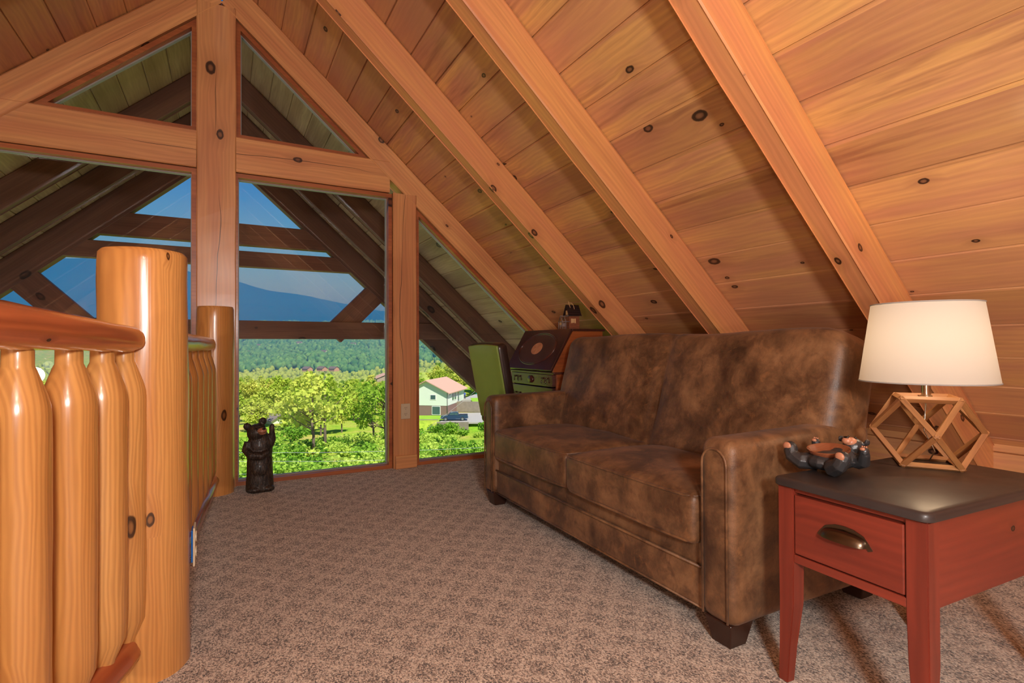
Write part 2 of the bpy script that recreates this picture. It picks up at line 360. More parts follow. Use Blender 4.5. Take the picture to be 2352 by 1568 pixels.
M_roofbr = plain('tan_shingles', lin(204, 160, 138), .8, var=.15, scale=3); M_roofteal = plain('teal_metal_roof', lin(50, 150, 140), .5); M_wallgr = plain('grey_timber', lin(120, 110, 104), .7)
M_winout = plain('dark_window', lin(70, 96, 96), .1); M_conc = plain('concrete', lin(176, 170, 160), .8, scale=2); M_block = plain('retaining_block', lin(150, 138, 120), .85, var=.4, scale=1.5)
M_lawn = plain('lawn_grass', lin(150, 196, 40), .9, var=.3, scale=.6)
M_truck = plain('dark_blue_paint', lin(44, 66, 92), .25, coat=.6); M_tyre = plain('tyre', lin(40, 40, 42), .8)
def foliage(name, a, b, c, sc=.45):
    t = NT(name); p = t.n('NewGeometry').outputs['Position']; n = t.noise(p, sc, 2, .6); rn = t.rnd()
    k = t.ramp(t.math('ADD', t.math('MULTIPLY', n, .55), t.math('MULTIPLY', rn, .5)), [(.25, a), (.5, b), (.78, c)])
    d = t.n('BsdfDiffuse'); tr = t.n('BsdfTranslucent'); t.set(d.inputs[0], k); t.set(tr.inputs[0], k); mx = t.n('MixShader'); mx.inputs[0].default_value = .35
    t.t.links.new(d.outputs[0], mx.inputs[1]); t.t.links.new(tr.outputs[0], mx.inputs[2]); t.t.links.new(mx.outputs[0], t.out.inputs[0]); return t.m
M_leaf = foliage('spring_leaves', lin(132, 168, 54), lin(176, 198, 70), lin(208, 208, 98))
M_bush = foliage('bush_leaves', lin(96, 146, 44), lin(146, 186, 64), lin(200, 218, 98), .8); M_midfor = foliage('valley_forest', lin(104, 146, 58), lin(146, 178, 74), lin(186, 202, 98), .1)
M_far = foliage('far_forest', lin(84, 140, 84), lin(150, 196, 116), lin(214, 236, 156), .11)
M_bark = plain('tree_bark', lin(110, 94, 80), .9)
def ground():
    t = NT('hillside_ground'); p = t.n('NewGeometry').outputs['Position']; n = t.noise(p, .12, 5, .6); n2 = t.noise(p, 1.6, 4, .7)
    c = t.ramp(n, [(.36, lin(128, 170, 46)), (.52, lin(166, 184, 62)), (.66, lin(190, 172, 96))]); c = t.mix(t.ramp(n2, [(.45, 0), (.7, .55)]), c, lin(92, 120, 40))
    return t.bsdf(c, .95, bump=n2, bstr=.8, bdist=.3, spec=.05)
M_ground = ground()
M_mount = foliage('mountain_forest', lin(30, 66, 44), lin(46, 84, 54), lin(60, 96, 60), .01)

# ------------------------------------------------------------------ the loft's shell
GY = 4.17                    # glass plane of the gable wall
S = .896; CI = 3.53          # roof: z = CI - S*|x - RX| (plank face), rafters' undersides .25 lower
RX = -.02; CO = math.cos(math.atan(S)); SI = math.sin(math.atan(S))
YB = -4.2
def roofz(x, c=CI): return c - S*abs(x-RX)

def ceiling(name, side, y0, y1, xmax, mat, off=.115, kind='structure', parent=None):
    """local X along the ridge, local Y down the slope, local Z through the boards"""
    xd = Vector((0, 1, 0)); yd = Vector((side*CO, 0, -SI)); zd = xd.cross(yd)
    M = Matrix(((xd.x, yd.x, zd.x, RX), (xd.y, yd.y, zd.y, 0), (xd.z, yd.z, zd.z, CI), (0, 0, 0, 1)))
    bm = bmesh.new(); L = xmax/CO; s = -off; w = .2033
    inn = -1 if zd.z > 0 else 1          # room side
    while s < L:
        a, b = max(s, 0), min(s+w, L)
        if b-a > .01:
            t = .012; z0, z1 = sorted((0, -inn*.03))
            g = .0035
            o = (.004 if int(s/w) % 2 else .0)*-inn*.3
            pts = [(a+.0006, -inn*.03), (a+.0006, -inn*.008), (a+g*2, o), (b-g, o), (b-.0006, -inn*.006), (b-.0006, -inn*.03)]
            prism(bm, [(p, q) for p, q in pts], y0, y1, axis='x')
        s += w
    z0, z1 = sorted((-inn*.028, -inn*.12)); box(bm, y0, y1, 0, L, z0, z1)
    o = obj(name, bm, mat, parent, M=M)
    if kind: tag(o, kind=kind)
    return o
ceiling('ceiling', 1, YB, GY+.03, 3.52, M_plank)
ceiling('ceiling', -1, YB, GY+.03, 3.9, M_plank)

def plankwall(name, M, L, H, outline=None, mat=M_plank):
    bm = bmesh.new(); z = 0; w = .2033
    while z < H:
        b = min(z+w, H); prism(bm, [(z+.001, -.02), (z+.001, -.006), (z+.006, 0), (b-.003, 0), (b-.001, -.006), (b-.001, -.02)], 0, L, axis='x'); z += w
    box(bm, 0, L, 0, H, -.1, -.018)
    return tag(obj(name, bm, mat, M=M), kind='structure')
# right knee wall: local X along y, local Y up, local Z into the room (-x)
plankwall('wall_right', Matrix(((0, 0, -1, 3.42), (1, 0, 0, YB), (0, 1, 0, 0), (0, 0, 0, 1))), GY+.03-YB, .5)
plankwall('wall_left', Matrix(((0, 0, 1, -3.8), (-1, 0, 0, GY+.03), (0, 1, 0, -2.6), (0, 0, 0, 1))), GY+.03-YB, 2.95)
# back wall with two window openings
bm = bmesh.new()
def wallpoly(pts): prism(bm, pts, 0, -.12, axis='z')
wallpoly([(-3.85, -2.6), (-1.3, -2.6), (-1.3, 2.38), (-3.85, .1)]); wallpoly([(-1.3, -2.6), (3.5, -2.6), (3.5, .9), (-1.3, .9)])
wallpoly([(-1.3, .9), (2.9, .9), (RX, 3.53), (-1.3, 2.38)])
tag(obj('wall_back', bm, wood('back_wall_planks', lin(226, 152, 76), lin(196, 116, 74), lin(122, 64, 40), plank=.2033, knots=.33, kscale=3, kr=.06, hue=.6), M=Matrix(((1, 0, 0, 0), (0, 0, 1, YB), (0, 1, 0, 0), (0, 0, 0, 1)))), kind='structure')
# floor: carpet of the loft, ending along the railing
edge = [(-.17, GY+.02), (-.27, 1.9), (-.62, .62), (-1.9, .62), (-1.9, YB), (3.46, YB), (3.46, GY+.02)]
bm = bmesh.new(); prism(bm, edge, 0, -.012, axis='z'); f = obj('floor', bm, M_carpet); tag(f, kind='structure')
bm = bmesh.new(); prism(bm, [(x, y) for x, y in edge], -.0125, -.30, axis='z'); tag(obj('floor', bm, M_timber), kind='structure')
bm = bmesh.new(); box(bm, -3.9, 3.5, YB-.1, GY+.1, -2.7, -2.6); tag(obj('floor', bm, M_floorwood), kind='structure')

# ------------------------------------------------------------------ gable wall timbers
YF = 4.07                    # face of the timbers
def thing_beam(name, p0, p1, w, h, mat, label, cat='timber beam', group=None, up=(0, 0, 1), rough=.0):
    return tag(beam(name, p0, p1, w, h, mat, up=up, rough=rough), label, cat, group)
YM = (YF+GY+.04)/2; TW = GY+.04-YF
cp = thing_beam('center_post', (-.05, YM, -2.6), (-.05, YM, 3.262), .232, TW, M_timber, 'tall square timber post up the middle of the glass gable, reaching the ridge', 'timber post', up=(0, -1, 0), rough=.004)
thing_beam('window_post', (1.248, YM, .0), (1.248, YM, 2.15), .19, TW, M_timber, 'square timber post between the bear window and the small sofa-side window', 'timber post', up=(0, -1, 0), rough=.002)
thing_beam('tie_beam', (.067, YM+.003, 2.268), (1.13, YM+.003, 2.268), .242, TW, M_timber, 'short horizontal timber right of the centre post, above the bear window', 'timber beam', up=(0, -1, 0), rough=.003)
thing_beam('tie_beam', (-.167, YM+.003, 2.268), (-1.6, YM+.003, 2.268), .25, TW, M_timber, 'horizontal timber left of the centre post with a long dark crack', 'timber beam', up=(0, -1, 0), rough=.003)
thing_beam('window_post', (-1.45, YM, -2.6), (-1.45, YM, 2.15), .2, TW, M_timber, 'square timber post at the far left end of the glass gable', 'timber post', up=(0, -1, 0))
# sloping gable rafters: underside .25 below the boards
def slope_beam(name, side, y, w, label, cat='rafter', group=None, mat=M_rafter, x1=3.40, x0=0., drop=.0, depth=.25, rough=.002, parent=None):
    h = depth*CO - .002
    def P(x): return Vector((RX+side*x, y, CI - S*x)) + Vector((-side*SI*1, 0, -CO))*(h/2+drop+.001)
    e = h/2*SI+.0
    o = beam(name, P(x0+.0), P(x1), w, h, mat, parent, up=(side*SI, 0, CO), rough=rough)
    return tag(o, label, cat, group) if label else o
slope_beam('gable_rafter', 1, (YF+GY+.04)/2, TW, 'long sloping timber over the right half of the glass gable', x0=.12, mat=M_timber, rough=.004)
slope_beam('gable_rafter', -1, (YF+GY+.04)/2, TW, 'sloping timber over the left half of the glass gable, large dark knots', x0=.12, mat=M_timber, rough=.004)
bm = bmesh.new()
thing_beam('ridge_beam', (RX, YB+.02, 3.43), (RX, YF-.003, 3.43), .09, .24, M_rafter, 'ridge timber running towards the camera from the top of the centre post')
slabels = {3.04: 'sloping rafter nearest the right gable timber, ending above the desk', 2.16: 'sloping rafter ending above the middle of the sofa back', 1.255: 'closest sloping rafter, passing down behind the lamp', .35: 'sloping rafter beside the camera, out of the photo', -.55: 'b', -1.45: 'c', -2.35: 'd', -3.25: 'e'}
for y in (3.04, 2.16, 1.255, .35, -.55, -1.45, -2.35, -3.25):
    lb = slabels[y] if y > 1 else 'sloping cedar rafter behind the camera'
    slope_beam('ceiling_rafter', 1, y, .10, lb, x0=.06, group=None if y > 1 else 'rafters behind the camera', x1=3.7 if y > -9 else 3.4)
    slope_beam('ceiling_rafter', -1, y, .10, 'sloping cedar rafter of the left roof side', x0=.06, group='left roof side rafters', x1=3.9)

# trims and panes
def trimline(bm, pts, w=.028, y0=YF+.035, y1=GY+.03):
    """strip inside a closed outline"""
    n = len(pts); P = [Vector(p) for p in pts]; c = sum(P, Vector((0, 0)))/n; inn = []
    area = sum(P[i].x*P[(i+1) % n].y-P[(i+1) % n].x*P[i].y for i in range(n))
    sg = 1 if area > 0 else -1
    for i in range(n):
        a, b, d = P[i-1], P[i], P[(i+1) % n]; e1 = (b-a).normalized(); e2 = (d-b).normalized()
        n1 = Vector((-e1.y, e1.x))*sg; n2 = Vector((-e2.y, e2.x))*sg; m = (n1+n2); m = m/(m.dot(n1)) if abs(m.dot(n1)) > .05 else n1
        inn.append(b + m*w)
    for i in range(n):
        j = (i+1) % n; prism(bm, [tuple(P[i]), tuple(P[j]), tuple(inn[j]), tuple(inn[i])], y0, y1)
    return [tuple(p) for p in inn]
def window(name, pts):
    w = tag(empty(name, (0, 0, 0)), kind='structure')
    bm = bmesh.new(); inn = trimline(bm, pts); obj('window_frame', bm, M_trim, w)
    bm = bmesh.new(); inn2 = trimline(bm, inn, .007, GY-.012, GY+.02); obj('glazing_seal', bm, M_seal, w)
    bm = bmesh.new(); prism(bm, [tuple(p) for p in inn], GY, GY+.006); obj('pane', bm, M_glass, w)
    return w
ci = CI-.25; ri = lambda x: ci - S*abs(x-RX)
window('window_1', [(-.167, 2.393), (-.167, ri(-.167)), (RX-(ci-2.393)/S, 2.393)])
window('window_2', [(.067, 2.389), (.067, ri(.067)), (RX+(ci-2.389)/S, 2.389)])
window('window_3', [(-.167, 2.143), (-.167, -2.6), (-1.35, -2.6), (-1.35, 2.08), (-1.30, 2.143)])
window('window_4', [(.052, 2.147), (1.153, 2.147), (1.153, .0), (.052, .0)])
window('window_5', [(1.343, .0), (3.4, .0), (3.4, ri(3.4)), (1.343, ri(1.343))])
window('window_7', [(-1.55, -2.6), (-1.55, ri(-1.55)), (-3.75, ri(-3.6)), (-3.75, -2.6)])
bm = bmesh.new(); box(bm, 1.165, 1.335, YF-.022, YF-.001, 0, .10, .003); tag(obj('foot_block', bm, M_timber), 'small plain wood block at the foot of the window post', 'wood block')

# wall outlet on the window post, another on the railing side
def outlet(M, label, back=False):
    e = empty('electrical_outlet'); tag(e, label, 'outlet'); e.matrix_basis = M
    bm = bmesh.new(); box(bm, -.037, .037, -.006, 0, -.06, .06, .003); obj('cover_plate', bm, M_plate, e)
    for s in (-1, 1):
        bm = bmesh.new(); prism(bm, arc(0, s*.024, .0165, 0, 360, 14)[:-1], -.009, -.0055); r = obj('socket', bm, M_plate, e)
        b2 = bmesh.new(); box(b2, -.008, -.0055, -.0098, -.0085, s*.024, s*.024+.009); box(b2, .0055, .008, -.0098, -.0085, s*.024, s*.024+.009); box(b2, -.002, .002, -.0098, -.0085, s*.024-.009, s*.024-.005); obj('slot', b2, M_slot, r)
    if back:
        bm = bmesh.new(); box(bm, -.028, .028, .0005, .005, -.05, .05, .002); obj('outlet_box', bm, M_blue, e)
    return e
outlet(Matrix.Translation((1.247, YF-.003, .443)), 'cream electrical outlet on the timber post between the windows')

# ------------------------------------------------------------------ log posts and railing
e = log('round_post', (-.213, 1.925, .0), (-.213, 1.925, 1.235), [(0, .120), (.5, .117), (.97, .113), (.992, .112), (1, .104)], M_log, seg=40, wob=.03, seed=2)
tag(e, 'thick round peeled log post in the foreground, glossy highlight down its face', 'log post')
e = log('half_round_post', (-.055, 3.985, -.3), (-.055, 3.985, 1.215), [(0, .112), (.99, .108), (1, .102)], M_log, seg=32, wob=.02, seed=5)
tag(e, 'half-height round log post against the square centre post', 'log post')
rail = tag(empty('log_railing', (-.21, 1.9, 0)), 'near log railing with fat turned balusters, left of the thick round post', 'railing')
rail2 = tag(empty('log_railing', (-.14, 3, 0)), 'far log railing between the thick round post and the window', 'railing')
def loc(root, p): return Vector(p)-root.location
A0, A1 = Vector((-.222, 1.80, .972)), Vector((-.70, .30, 1.045))      # near rail, running towards the camera's left
dA = (A1-A0).normalized()
log('hand_rail', loc(rail, A0+dA*-.02), loc(rail, A1), [(0, .008), (.005, .022), (.015, .031), (.03, .035), (.25, .044), (.5, .051), (1, .052)], M_logred, rail, seg=26, wob=.09, seed=3)
B0, B1 = Vector((-.236, 1.85, .10)), Vector((-.70, .30, .10))
log('bottom_rail', loc(rail, B0), loc(rail, B1), [(0, .03), (.03, .045), (1, .045)], M_logred, rail, seg=20, wob=.12, seed=9)
def baluster(root, x, y, zb, zt, r, seed):
    L = zt-zb
    pr = [(0, r*.52), (.035, r*.54), (.045, r*.6), (.10, r*.96), (.16, r), (.83, r*.99), (.852, r*.95), (.875, r*.86), (.935, r*.55), (.945, r*.48), (1, r*.47)]
    log('baluster', loc(root, (x, y, zb)), loc(root, (x, y, zt)), pr, M_log, root, seg=26, wob=.035, seed=seed)
for i, t in enumerate((.0, .19, .44, .74, 1.04, 1.34)):
    p = B0 + (B1-B0).normalized()*(.04+t*.56); baluster(rail, p.x, p.y, .11, .960, .0545, i*1.7+.4)
C0, C1 = Vector((-.205, 2.02, .972)), Vector((-.085, 3.80, .968))
log('hand_rail', loc(rail2, C0), loc(rail2, C1), [(0, .045), (.5, .043), (.96, .042), (.985, .034), (1, .012)], M_logred, rail2, seg=22, wob=.07, seed=13)
D0, D1 = Vector((-.205, 2.02, .105)), Vector((-.06, 3.92, .105))
log('bottom_rail', loc(rail2, D0), loc(rail2, D1), [(0, .04), (.97, .034), (1, .02)], M_logred, rail2, seg=18, wob=.12, seed=21)
for i in range(8):
    p = C0.lerp(C1, (i+.6)/8.1); baluster(rail2, p.x-.0, p.y, .11, .945, .047, i*2.1+7)
outlet(Matrix.Translation((-.0875, 1.975, .325)) @ Matrix.Rotation(R(90), 4, 'Z'), 'cream outlet seen edge-on, on the low on the far side of the thick round post', True)

# ceiling fan behind the camera, mirrored in the glass
fan = tag(empty('ceiling_fan', FAN), 'ceiling fan with light bulbs, hanging behind the camera and mirrored in the glass', 'ceiling fan')
bm = bmesh.new(); lathe(bm, [(0, .012), (.78, .012)], 12); obj('down_rod', bm, M_pewter, fan)
bm = bmesh.new(); lathe(bm, [(-.10, .05), (-.08, .11), (-.02, .13), (.03, .10), (.06, .03)], 24); obj('motor', bm, M_pewter, fan, auto=40)
for k in range(5):
    bm = bmesh.new(); prism(bm, [(.13, -.03), (.2, -.06), (.58, -.075), (.62, 0), (.58, .075), (.2, .06), (.13, .03)], -.004, .004, axis='z', M=Matrix.Rotation(R(72*k), 4, 'Z') @ Matrix.Rotation(R(10), 4, 'X')); obj('blade', bm, M_deskwood, fan)
for k in range(3):
    a = R(120*k+20); d = Vector((math.cos(a), math.sin(a), 0))
    bm = bmesh.new(); T = Matrix.Translation(d*.13+Vector((0, 0, -.17))) @ d.cross(Vector((0, 0, 1))).to_track_quat('X', 'Z').to_matrix().to_4x4() @ Matrix.Rotation(0, 4, 'X')
    lathe(bm, [(0, .02), (-.03, .03), (-.10, .065), (-.104, .064), (-.035, .025)], 18, M=Matrix.Translation(d*.14+Vector((0, 0, -.13)))); obj('glass_shade', bm, M_bulb2, fan)
    bm = bmesh.new(); tube(bm, [(0, 0, -.1), d*.08+Vector((0, 0, -.12)), d*.14+Vector((0, 0, -.12))], .008); obj('arm', bm, M_pewter, fan)

# added fill light, dressed as hanging globes, unseen over the great room
cd = tag(empty('fill_lamp', (-2.45, -1.8, .75)), 'added fill lamp with frosted globes, unseen in the open great room left of the railing', 'fill_lamp')
bm = bmesh.new(); tube(bm, [(0, 0, .1), (0, 0, .58)], .01); obj('down_rod', bm, M_pewter, cd)
for k in range(3):
    a = R(120*k); d = Vector((math.cos(a)*.16, math.sin(a)*.16, 0)); bm = bmesh.new(); tube(bm, [(0, 0, .1), d*.7+Vector((0, 0, .08)), d], .008); obj('arm', bm, M_pewter, cd)
    bm = bmesh.new(); ell(bm, d+Vector((0, 0, -.05)), (.06, .06, .06)); obj('globe', bm, M_bulb2, cd, smooth=True)
cl = bpy.data.objects.new('chandelier_light', bpy.data.lights.new('chandelier_light', 'POINT')); link(cl, cd); cl.location = (0, 0, -.2); cl.data.energy = 110; cl.data.color = (1, .93, .84); cl.data.shadow_soft_size = .12
# ------------------------------------------------------------------ sofa
sofa = tag(empty('sofa', (1.362, 1.108, 0), R(-1.0)), 'brown distressed suede two-cushion sofa under the sloping ceiling', 'sofa')
SL = 1.84; AW = .14
for k, (y, lb) in enumerate(((AW/2, None), (SL-AW/2, None))):
    def fa(x, yy, z, s=(-1 if k == 0 else 1)):
        t = max(0, (z-.10)/.18); yy2 = yy + s*.0
        if z > .2: z -= .02*max(0, (x-.1)/.31)*0
        wob = .004*noise.noise(Vector((x*6, yy*6, z*6+k*9)))
        return (x+wob - .012*max(0, z-.1)*0, yy2+wob, z + .012*(x+.4)/.8 if z > 0 else z)
    bm = bmesh.new(); softbox(bm, .37, AW/2, .29, .042, fa, Matrix.Translation((.37, y, .363)), step=.05)
    a = obj('arm', bm, M_suede, sofa, smooth=True)
    bm = bmesh.new(); w = AW/2-.022; pts = [(-.002, y-w, .09)] + [(-.003, y+px, .575+pz) for px, pz in arc(0, 0, w, 180, 0, 10)] + [(-.002, y+w, .09)]
    tube(bm, pts, .0042, 6); 
    ye = y+(AW/2-.01)*(-1 if k == 0 else 1)
    tube(bm, [(.03, ye, .60), (.2, ye, .606), (.5, ye, .612), (.7, ye, .616)], .0035, 6)
    obj('piping', bm, M_suede, a)
bm = bmesh.new(); softbox(bm, .39, (SL-2*AW)/2+.004, .068, .012, lambda x, y, z: (x+.004*noise.noise(Vector((y*5, z*9, 0))), y, z), Matrix.Translation((.41, SL/2, .150)))
bs = obj('base_panel', bm, M_suede, sofa, smooth=True)
bm = bmesh.new(); softbox(bm, .38, (SL-2*AW)/2+.004, .05, .012, None, Matrix.Translation((.412, SL/2, .260))); obj('seat_rail', bm, M_suede, sofa, smooth=True)
bm = bmesh.new(); tube(bm, [(.017, AW, .219), (.015, SL/2, .218), (.017, SL-AW, .219)], .005, 6); tube(bm, [(.02, AW, .085), (.02, SL-AW, .085)], .004, 6); obj('piping', bm, M_suede, bs)
cw = (SL-2*AW)/2
for k in range(2):
    yc = AW + cw*(k+.5); hx, hy, hz = .27, cw/2-.003, .083; dx = -.012 if k == 0 else 0
    def fc(x, y, z, hx=hx, hy=hy, k=k):
        q = max(0, 1-(x/hx)**4)*max(0, 1-(y/hy)**4)
        z2 = z + (.028*q if z > 0 else -.004*q)
        x2 = x - (.012*(1-(y/hy)**4) if x < -hx*.8 else 0)
        n = .006*noise.noise(Vector((x*5+k*8, y*5, z*4)))
        return (x2+n, y+n*.3, z2+n)
    bm = bmesh.new(); softbox(bm, hx, hy, hz, .026, fc, Matrix.Translation((.27+dx, yc, .375)), step=.04)
    c = obj('seat_cushion', bm, M_suede, sofa, smooth=True)
    bm = bmesh.new()
    for z in (.375+.083-.008, .375-.083+.008):
        P = [Vector((.27+dx+fx, yc+fy, z)) for fx, fy in [(-hx+.03, hy-.004), (-hx+.008, hy-.012), (-hx-.0, hy-.04)]]
        P = []
        for i in range(25):
            u = -1+2*i/24; y = u*(hy-.012); x = -hx+.004 - .012*(1-u**4) + (.012 if abs(u) > .98 else 0)
            P.append((.27+dx+x, yc+y, z))
        P = [(.27+dx+hx*.8, yc-hy+.001, z)] + P + [(.27+dx+hx*.8, yc+hy-.001, z)]
        tube(bm, P, .0052, 6)
    obj('piping', bm, M_suede, c)
BT = Matrix.Translation((.655, SL/2, .685)) @ Matrix.Rotation(R(14), 4, 'Y')
def fb(x, y, z):
    if x < 0:
        seam = math.exp(-((y+.02*math.sin(z*4))/.028)**2); u = (abs(y)-.46)/.46
        x -= .030*max(0, 1-u*u)*max(0, 1-(z/.33)**4); x += .030*seam
        x -= .05*max(0, -z-.05)
    z += .006*math.sin(y*7)*(z > .2)
    e = max(0, abs(y)-.80)/.115
    if z > .1: z -= .035*e*e*(z-.1)/.2
    n = .006*noise.noise(Vector((x*4, y*4, z*5+3)))
    return (x+n, y, z+n)
bm = bmesh.new(); softbox(bm, .115, SL/2-.006, .322, .065, fb, BT, step=.035, k=5); bk = obj('backrest', bm, M_suede, sofa, smooth=True)
bm = bmesh.new(); tube(bm, [BT @ Vector(fb(-.114, .0, -.28+.56*i/16)) + Vector((.004, 0, 0)) for i in range(17)], .0035, 6); obj('seam', bm, M_suede, bk)
for x, y in ((.06, .07), (.06, SL-.07), (.76, .07), (.76, SL-.07)):
    bm = bmesh.new(); b = bmesh.new(); bmesh.ops.create_cube(b, size=1)
    for v in b.verts:
        s = 1 if v.co.z > 0 else .68; v.co = Vector((x+v.co.x*.105*s, y+v.co.y*.105*s, .0+(v.co.z+.5)*.082))
    bmesh.ops.bevel(b, geom=b.edges[:], offset=.003, segments=1, affect='EDGES'); merge(bm, b); obj('foot', bm, M_darkfoot, sofa)

# ------------------------------------------------------------------ end table
tb = tag(empty('end_table', (1.712, .776, 0), R(-3)), 'small red-stained end table with worn black top beside the sofa arm', 'end table')
LX, LY = .302, .166
hx, hy = LX+.038, LY+.034; bm = bmesh.new(); rr = []
for ins, z in ((.006, .5525), (.001, .5545), (0, .558), (0, .566), (.002, .5715), (.006, .575), (.011, .5765)):
    o_ = []
    for cx, cy, a0 in ((1, 1, 0), (-1, 1, 90), (-1, -1, 180), (1, -1, 270)):
        o_ += arc(cx*(hx-.025), cy*(hy-.025), .025-ins, a0, a0+90, 6)
    rr.append([bm.verts.new((x, y, z)) for x, y in o_])
for k in range(len(rr)-1):
    for i in range(28): bm.faces.new((rr[k][i], rr[k][(i+1) % 28], rr[k+1][(i+1) % 28], rr[k+1][i]))
bm.faces.new(rr[0]); bm.faces.new(rr[-1])
obj('table_top', bm, M_black, tb, auto=50)
for sxx in (-1, 1):
    for syy in (-1, 1):
        cx, cy = sxx*LX, syy*LY; w = .047
        M, L = frame((cx, cy, 0), (cx, cy, .552))
        # local X up, local Z = world -y side ; taper towards the foot
        b = bmesh.new(); rings = []
        for z, k, off in ((0, .62, .004), (.10, .72, .0), (.22, .95, -.002), (.34, 1, 0), (.552, 1, 0)):
            h = w/2*k; ox = sxx*(w/2-h) + sxx*off; oy = syy*(w/2-h)
            rings.append([b.verts.new(M.inverted() @ Vector((cx+ox+a*h, cy+oy+c*h, z))) for a, c in ((-1, -1), (1, -1), (1, 1), (-1, 1))])
        for i in range(4):
            for j in range(4): b.faces.new((rings[i][j], rings[i][(j+1) % 4], rings[i+1][(j+1) % 4], rings[i+1][j]))
        b.faces.new(rings[0]); b.faces.new(rings[-1]); bmesh.ops.recalc_face_normals(b, faces=b.faces[:])
        bmesh.ops.bevel(b, geom=b.edges[:], offset=.0025, segments=2, affect='EDGES')
        obj('leg', merge(bmesh.new(), b), M_red, tb, M=M)
def panel(name, p0, p1, h, t, root, mat=M_red, bev=.0015): return beam(name, p0, p1, t, h, mat, root, bev=bev)
q = LX-.0235; ya = LY-.0235
panel('apron', (-q, -LY-.006, .449), (q, -LY-.006, .449), .205, .018, tb); panel('apron', (-q, LY+.006, .449), (q, LY+.006, .449), .205, .018, tb); panel('apron', (LX+.01, -ya, .449), (LX+.01, ya, .449), .205, .018, tb)
panel('drawer_rail', (-LX-.006, -ya, .355), (-LX-.006, ya, .355), .022, .03, tb); panel('drawer_rail', (-LX+.0, -ya, .545), (-LX+.0, ya, .545), .014, .03, tb)
dw = panel('drawer', (-LX-.012, -ya+.003, .4515), (-LX-.012, ya-.003, .4515), .163, .02, tb, bev=.003)
# cup pull: half dome open below, with a flange
bm = bmesh.new(); b = bmesh.new(); n, m = 24, 8; g = []
for i in range(n+1):
    u = math.pi*i/n; row = []
    for j in range(m+1):
        w_ = math.pi/2*j/m; Y = -.047*math.cos(u); prof = math.sin(u)**.55
        row.append(b.verts.new((-.026*math.sin(w_)*prof, Y, .024*math.cos(w_)*prof - .004)))
    g.append(row)
for i in range(n):
    for j in range(m): b.faces.new((g[i][j], g[i+1][j], g[i+1][j+1], g[i][j+1])).smooth = True
bmesh.ops.remove_doubles(b, verts=b.verts[:], dist=1e-5); bmesh.ops.solidify(b, geom=b.faces[:], thickness=.0016); merge(bm, b)
fl = [(y, z) for y, z in [(-.058, -.006), (-.05, .006), (-.04, .019), (-.02, .027), (0, .029), (.02, .027), (.04, .019), (.05, .006), (.058, -.006), (.05, -.010), (.044, -.002), (.03, .016), (0, .021), (-.03, .016), (-.044, -.002), (-.05, -.010)]]
prism(bm, fl, -.002, .0005, axis='x')
hd = obj('cup_pull', bm, M_pewter, dw, smooth=False); hd.matrix_basis = dw.matrix_basis.inverted() @ Matrix.Translation((-LX-.0225, .0, .455)) @ Matrix.Diagonal((1.1, 1.22, 1.15, 1)); hd.data.polygons.foreach_set('use_smooth', [True]*len(hd.data.polygons)); hd.data.set_sharp_from_angle(angle=R(50))

# ------------------------------------------------------------------ lamp on the table
lamp = tag(empty('table_lamp', (1.925, .845, .5768), R(33.0)), 'lit table lamp, white drum shade on an open wooden lattice base', 'table lamp')
a = .15; h = a*math.sqrt(2)/2; m = a/math.sqrt(2)
V = [Vector((sx_*a/2, sy_*a/2, z)) for z in (0, 2*h) for sx_, sy_ in ((1, 1), (-1, 1), (-1, -1), (1, -1))] + [Vector((a*math.cos(R(90*k)), a*math.sin(R(90*k)), h)) for k in range(4)]
V = [v + Vector((0, 0, .0)) for v in V]
cc = Vector((0, 0, h))
bars = tag(bpy.data.objects.new('lattice_base', None)); link(bars, lamp)
bm = bmesh.new(); done = 0
for i in range(12):
    for j in range(i+1, 12):
        if abs((V[i]-V[j]).length-a) < 1e-3:
            mid = (V[i]+V[j])/2; up = (mid-cc).normalized()
            w_ = .0155; ins = up*-(.0075)
            M, L = frame(V[i]+ins, V[j]+ins, up)
            b2 = bmesh.new(); box(b2, .0, L, -w_/2, w_/2, -.0075, .0075, .0012); o = obj('lattice_bar', b2, M_lampwood, bars, M=M)
bm = bmesh.new(); box(bm, -a/2, a/2, -.011, .011, 2*h-.012, 2*h-.001, .001); obj('cross_bar', bm, M_lampwood, lamp)
bm = bmesh.new(); lathe(bm, [(2*h-.002, .016), (2*h+.003, .016), (2*h+.004, .0125), (2*h+.05, .0125), (2*h+.052, .006), (2*h+.12, .006)], 20); obj('socket_stem', bm, M_steel, lamp, auto=40)
bm = bmesh.new(); tube(bm, [(0, 0, 2*h-.005), (.004, .003, h*1.4), (-.012, .008, h), (.006, -.012, h*.62), (-.002, -.02, h*.4), (.02, -.01, .01), (.05, .02, .004)], .0022, 6); obj('cord', bm, M_steel, lamp)
zb, zt, rb, rt = .258, .500, .176, .142
bm = bmesh.new(); b = bmesh.new(); rr = []
for r_, z in ((rb, zb), (rt, zt)):
    rr.append([b.verts.new((r_*math.cos(2*math.pi*i/64), r_*math.sin(2*math.pi*i/64), z)) for i in range(64)])
for i in range(64): b.faces.new((rr[0][i], rr[0][(i+1) % 64], rr[1][(i+1) % 64], rr[1][i])).smooth = True
merge(bm, b)     # one layer of fabric with rolled hems
for r_, z in ((rb, zb), (rt, zt)): tube(bm, [(r_*math.cos(2*math.pi*i/64), r_*math.sin(2*math.pi*i/64), z) for i in range(64)], .0022, 6, closed=True)
obj('lamp_shade', bm, M_shade, lamp, smooth=True)
bm = bmesh.new()
for q_ in range(3): tube(bm, [(0, 0, zt-.03), (rt*math.cos(R(120*q_)), rt*math.sin(R(120*q_)), zt-.004)], .0015, 5)
obj('shade_spider', bm, M_steel, lamp)
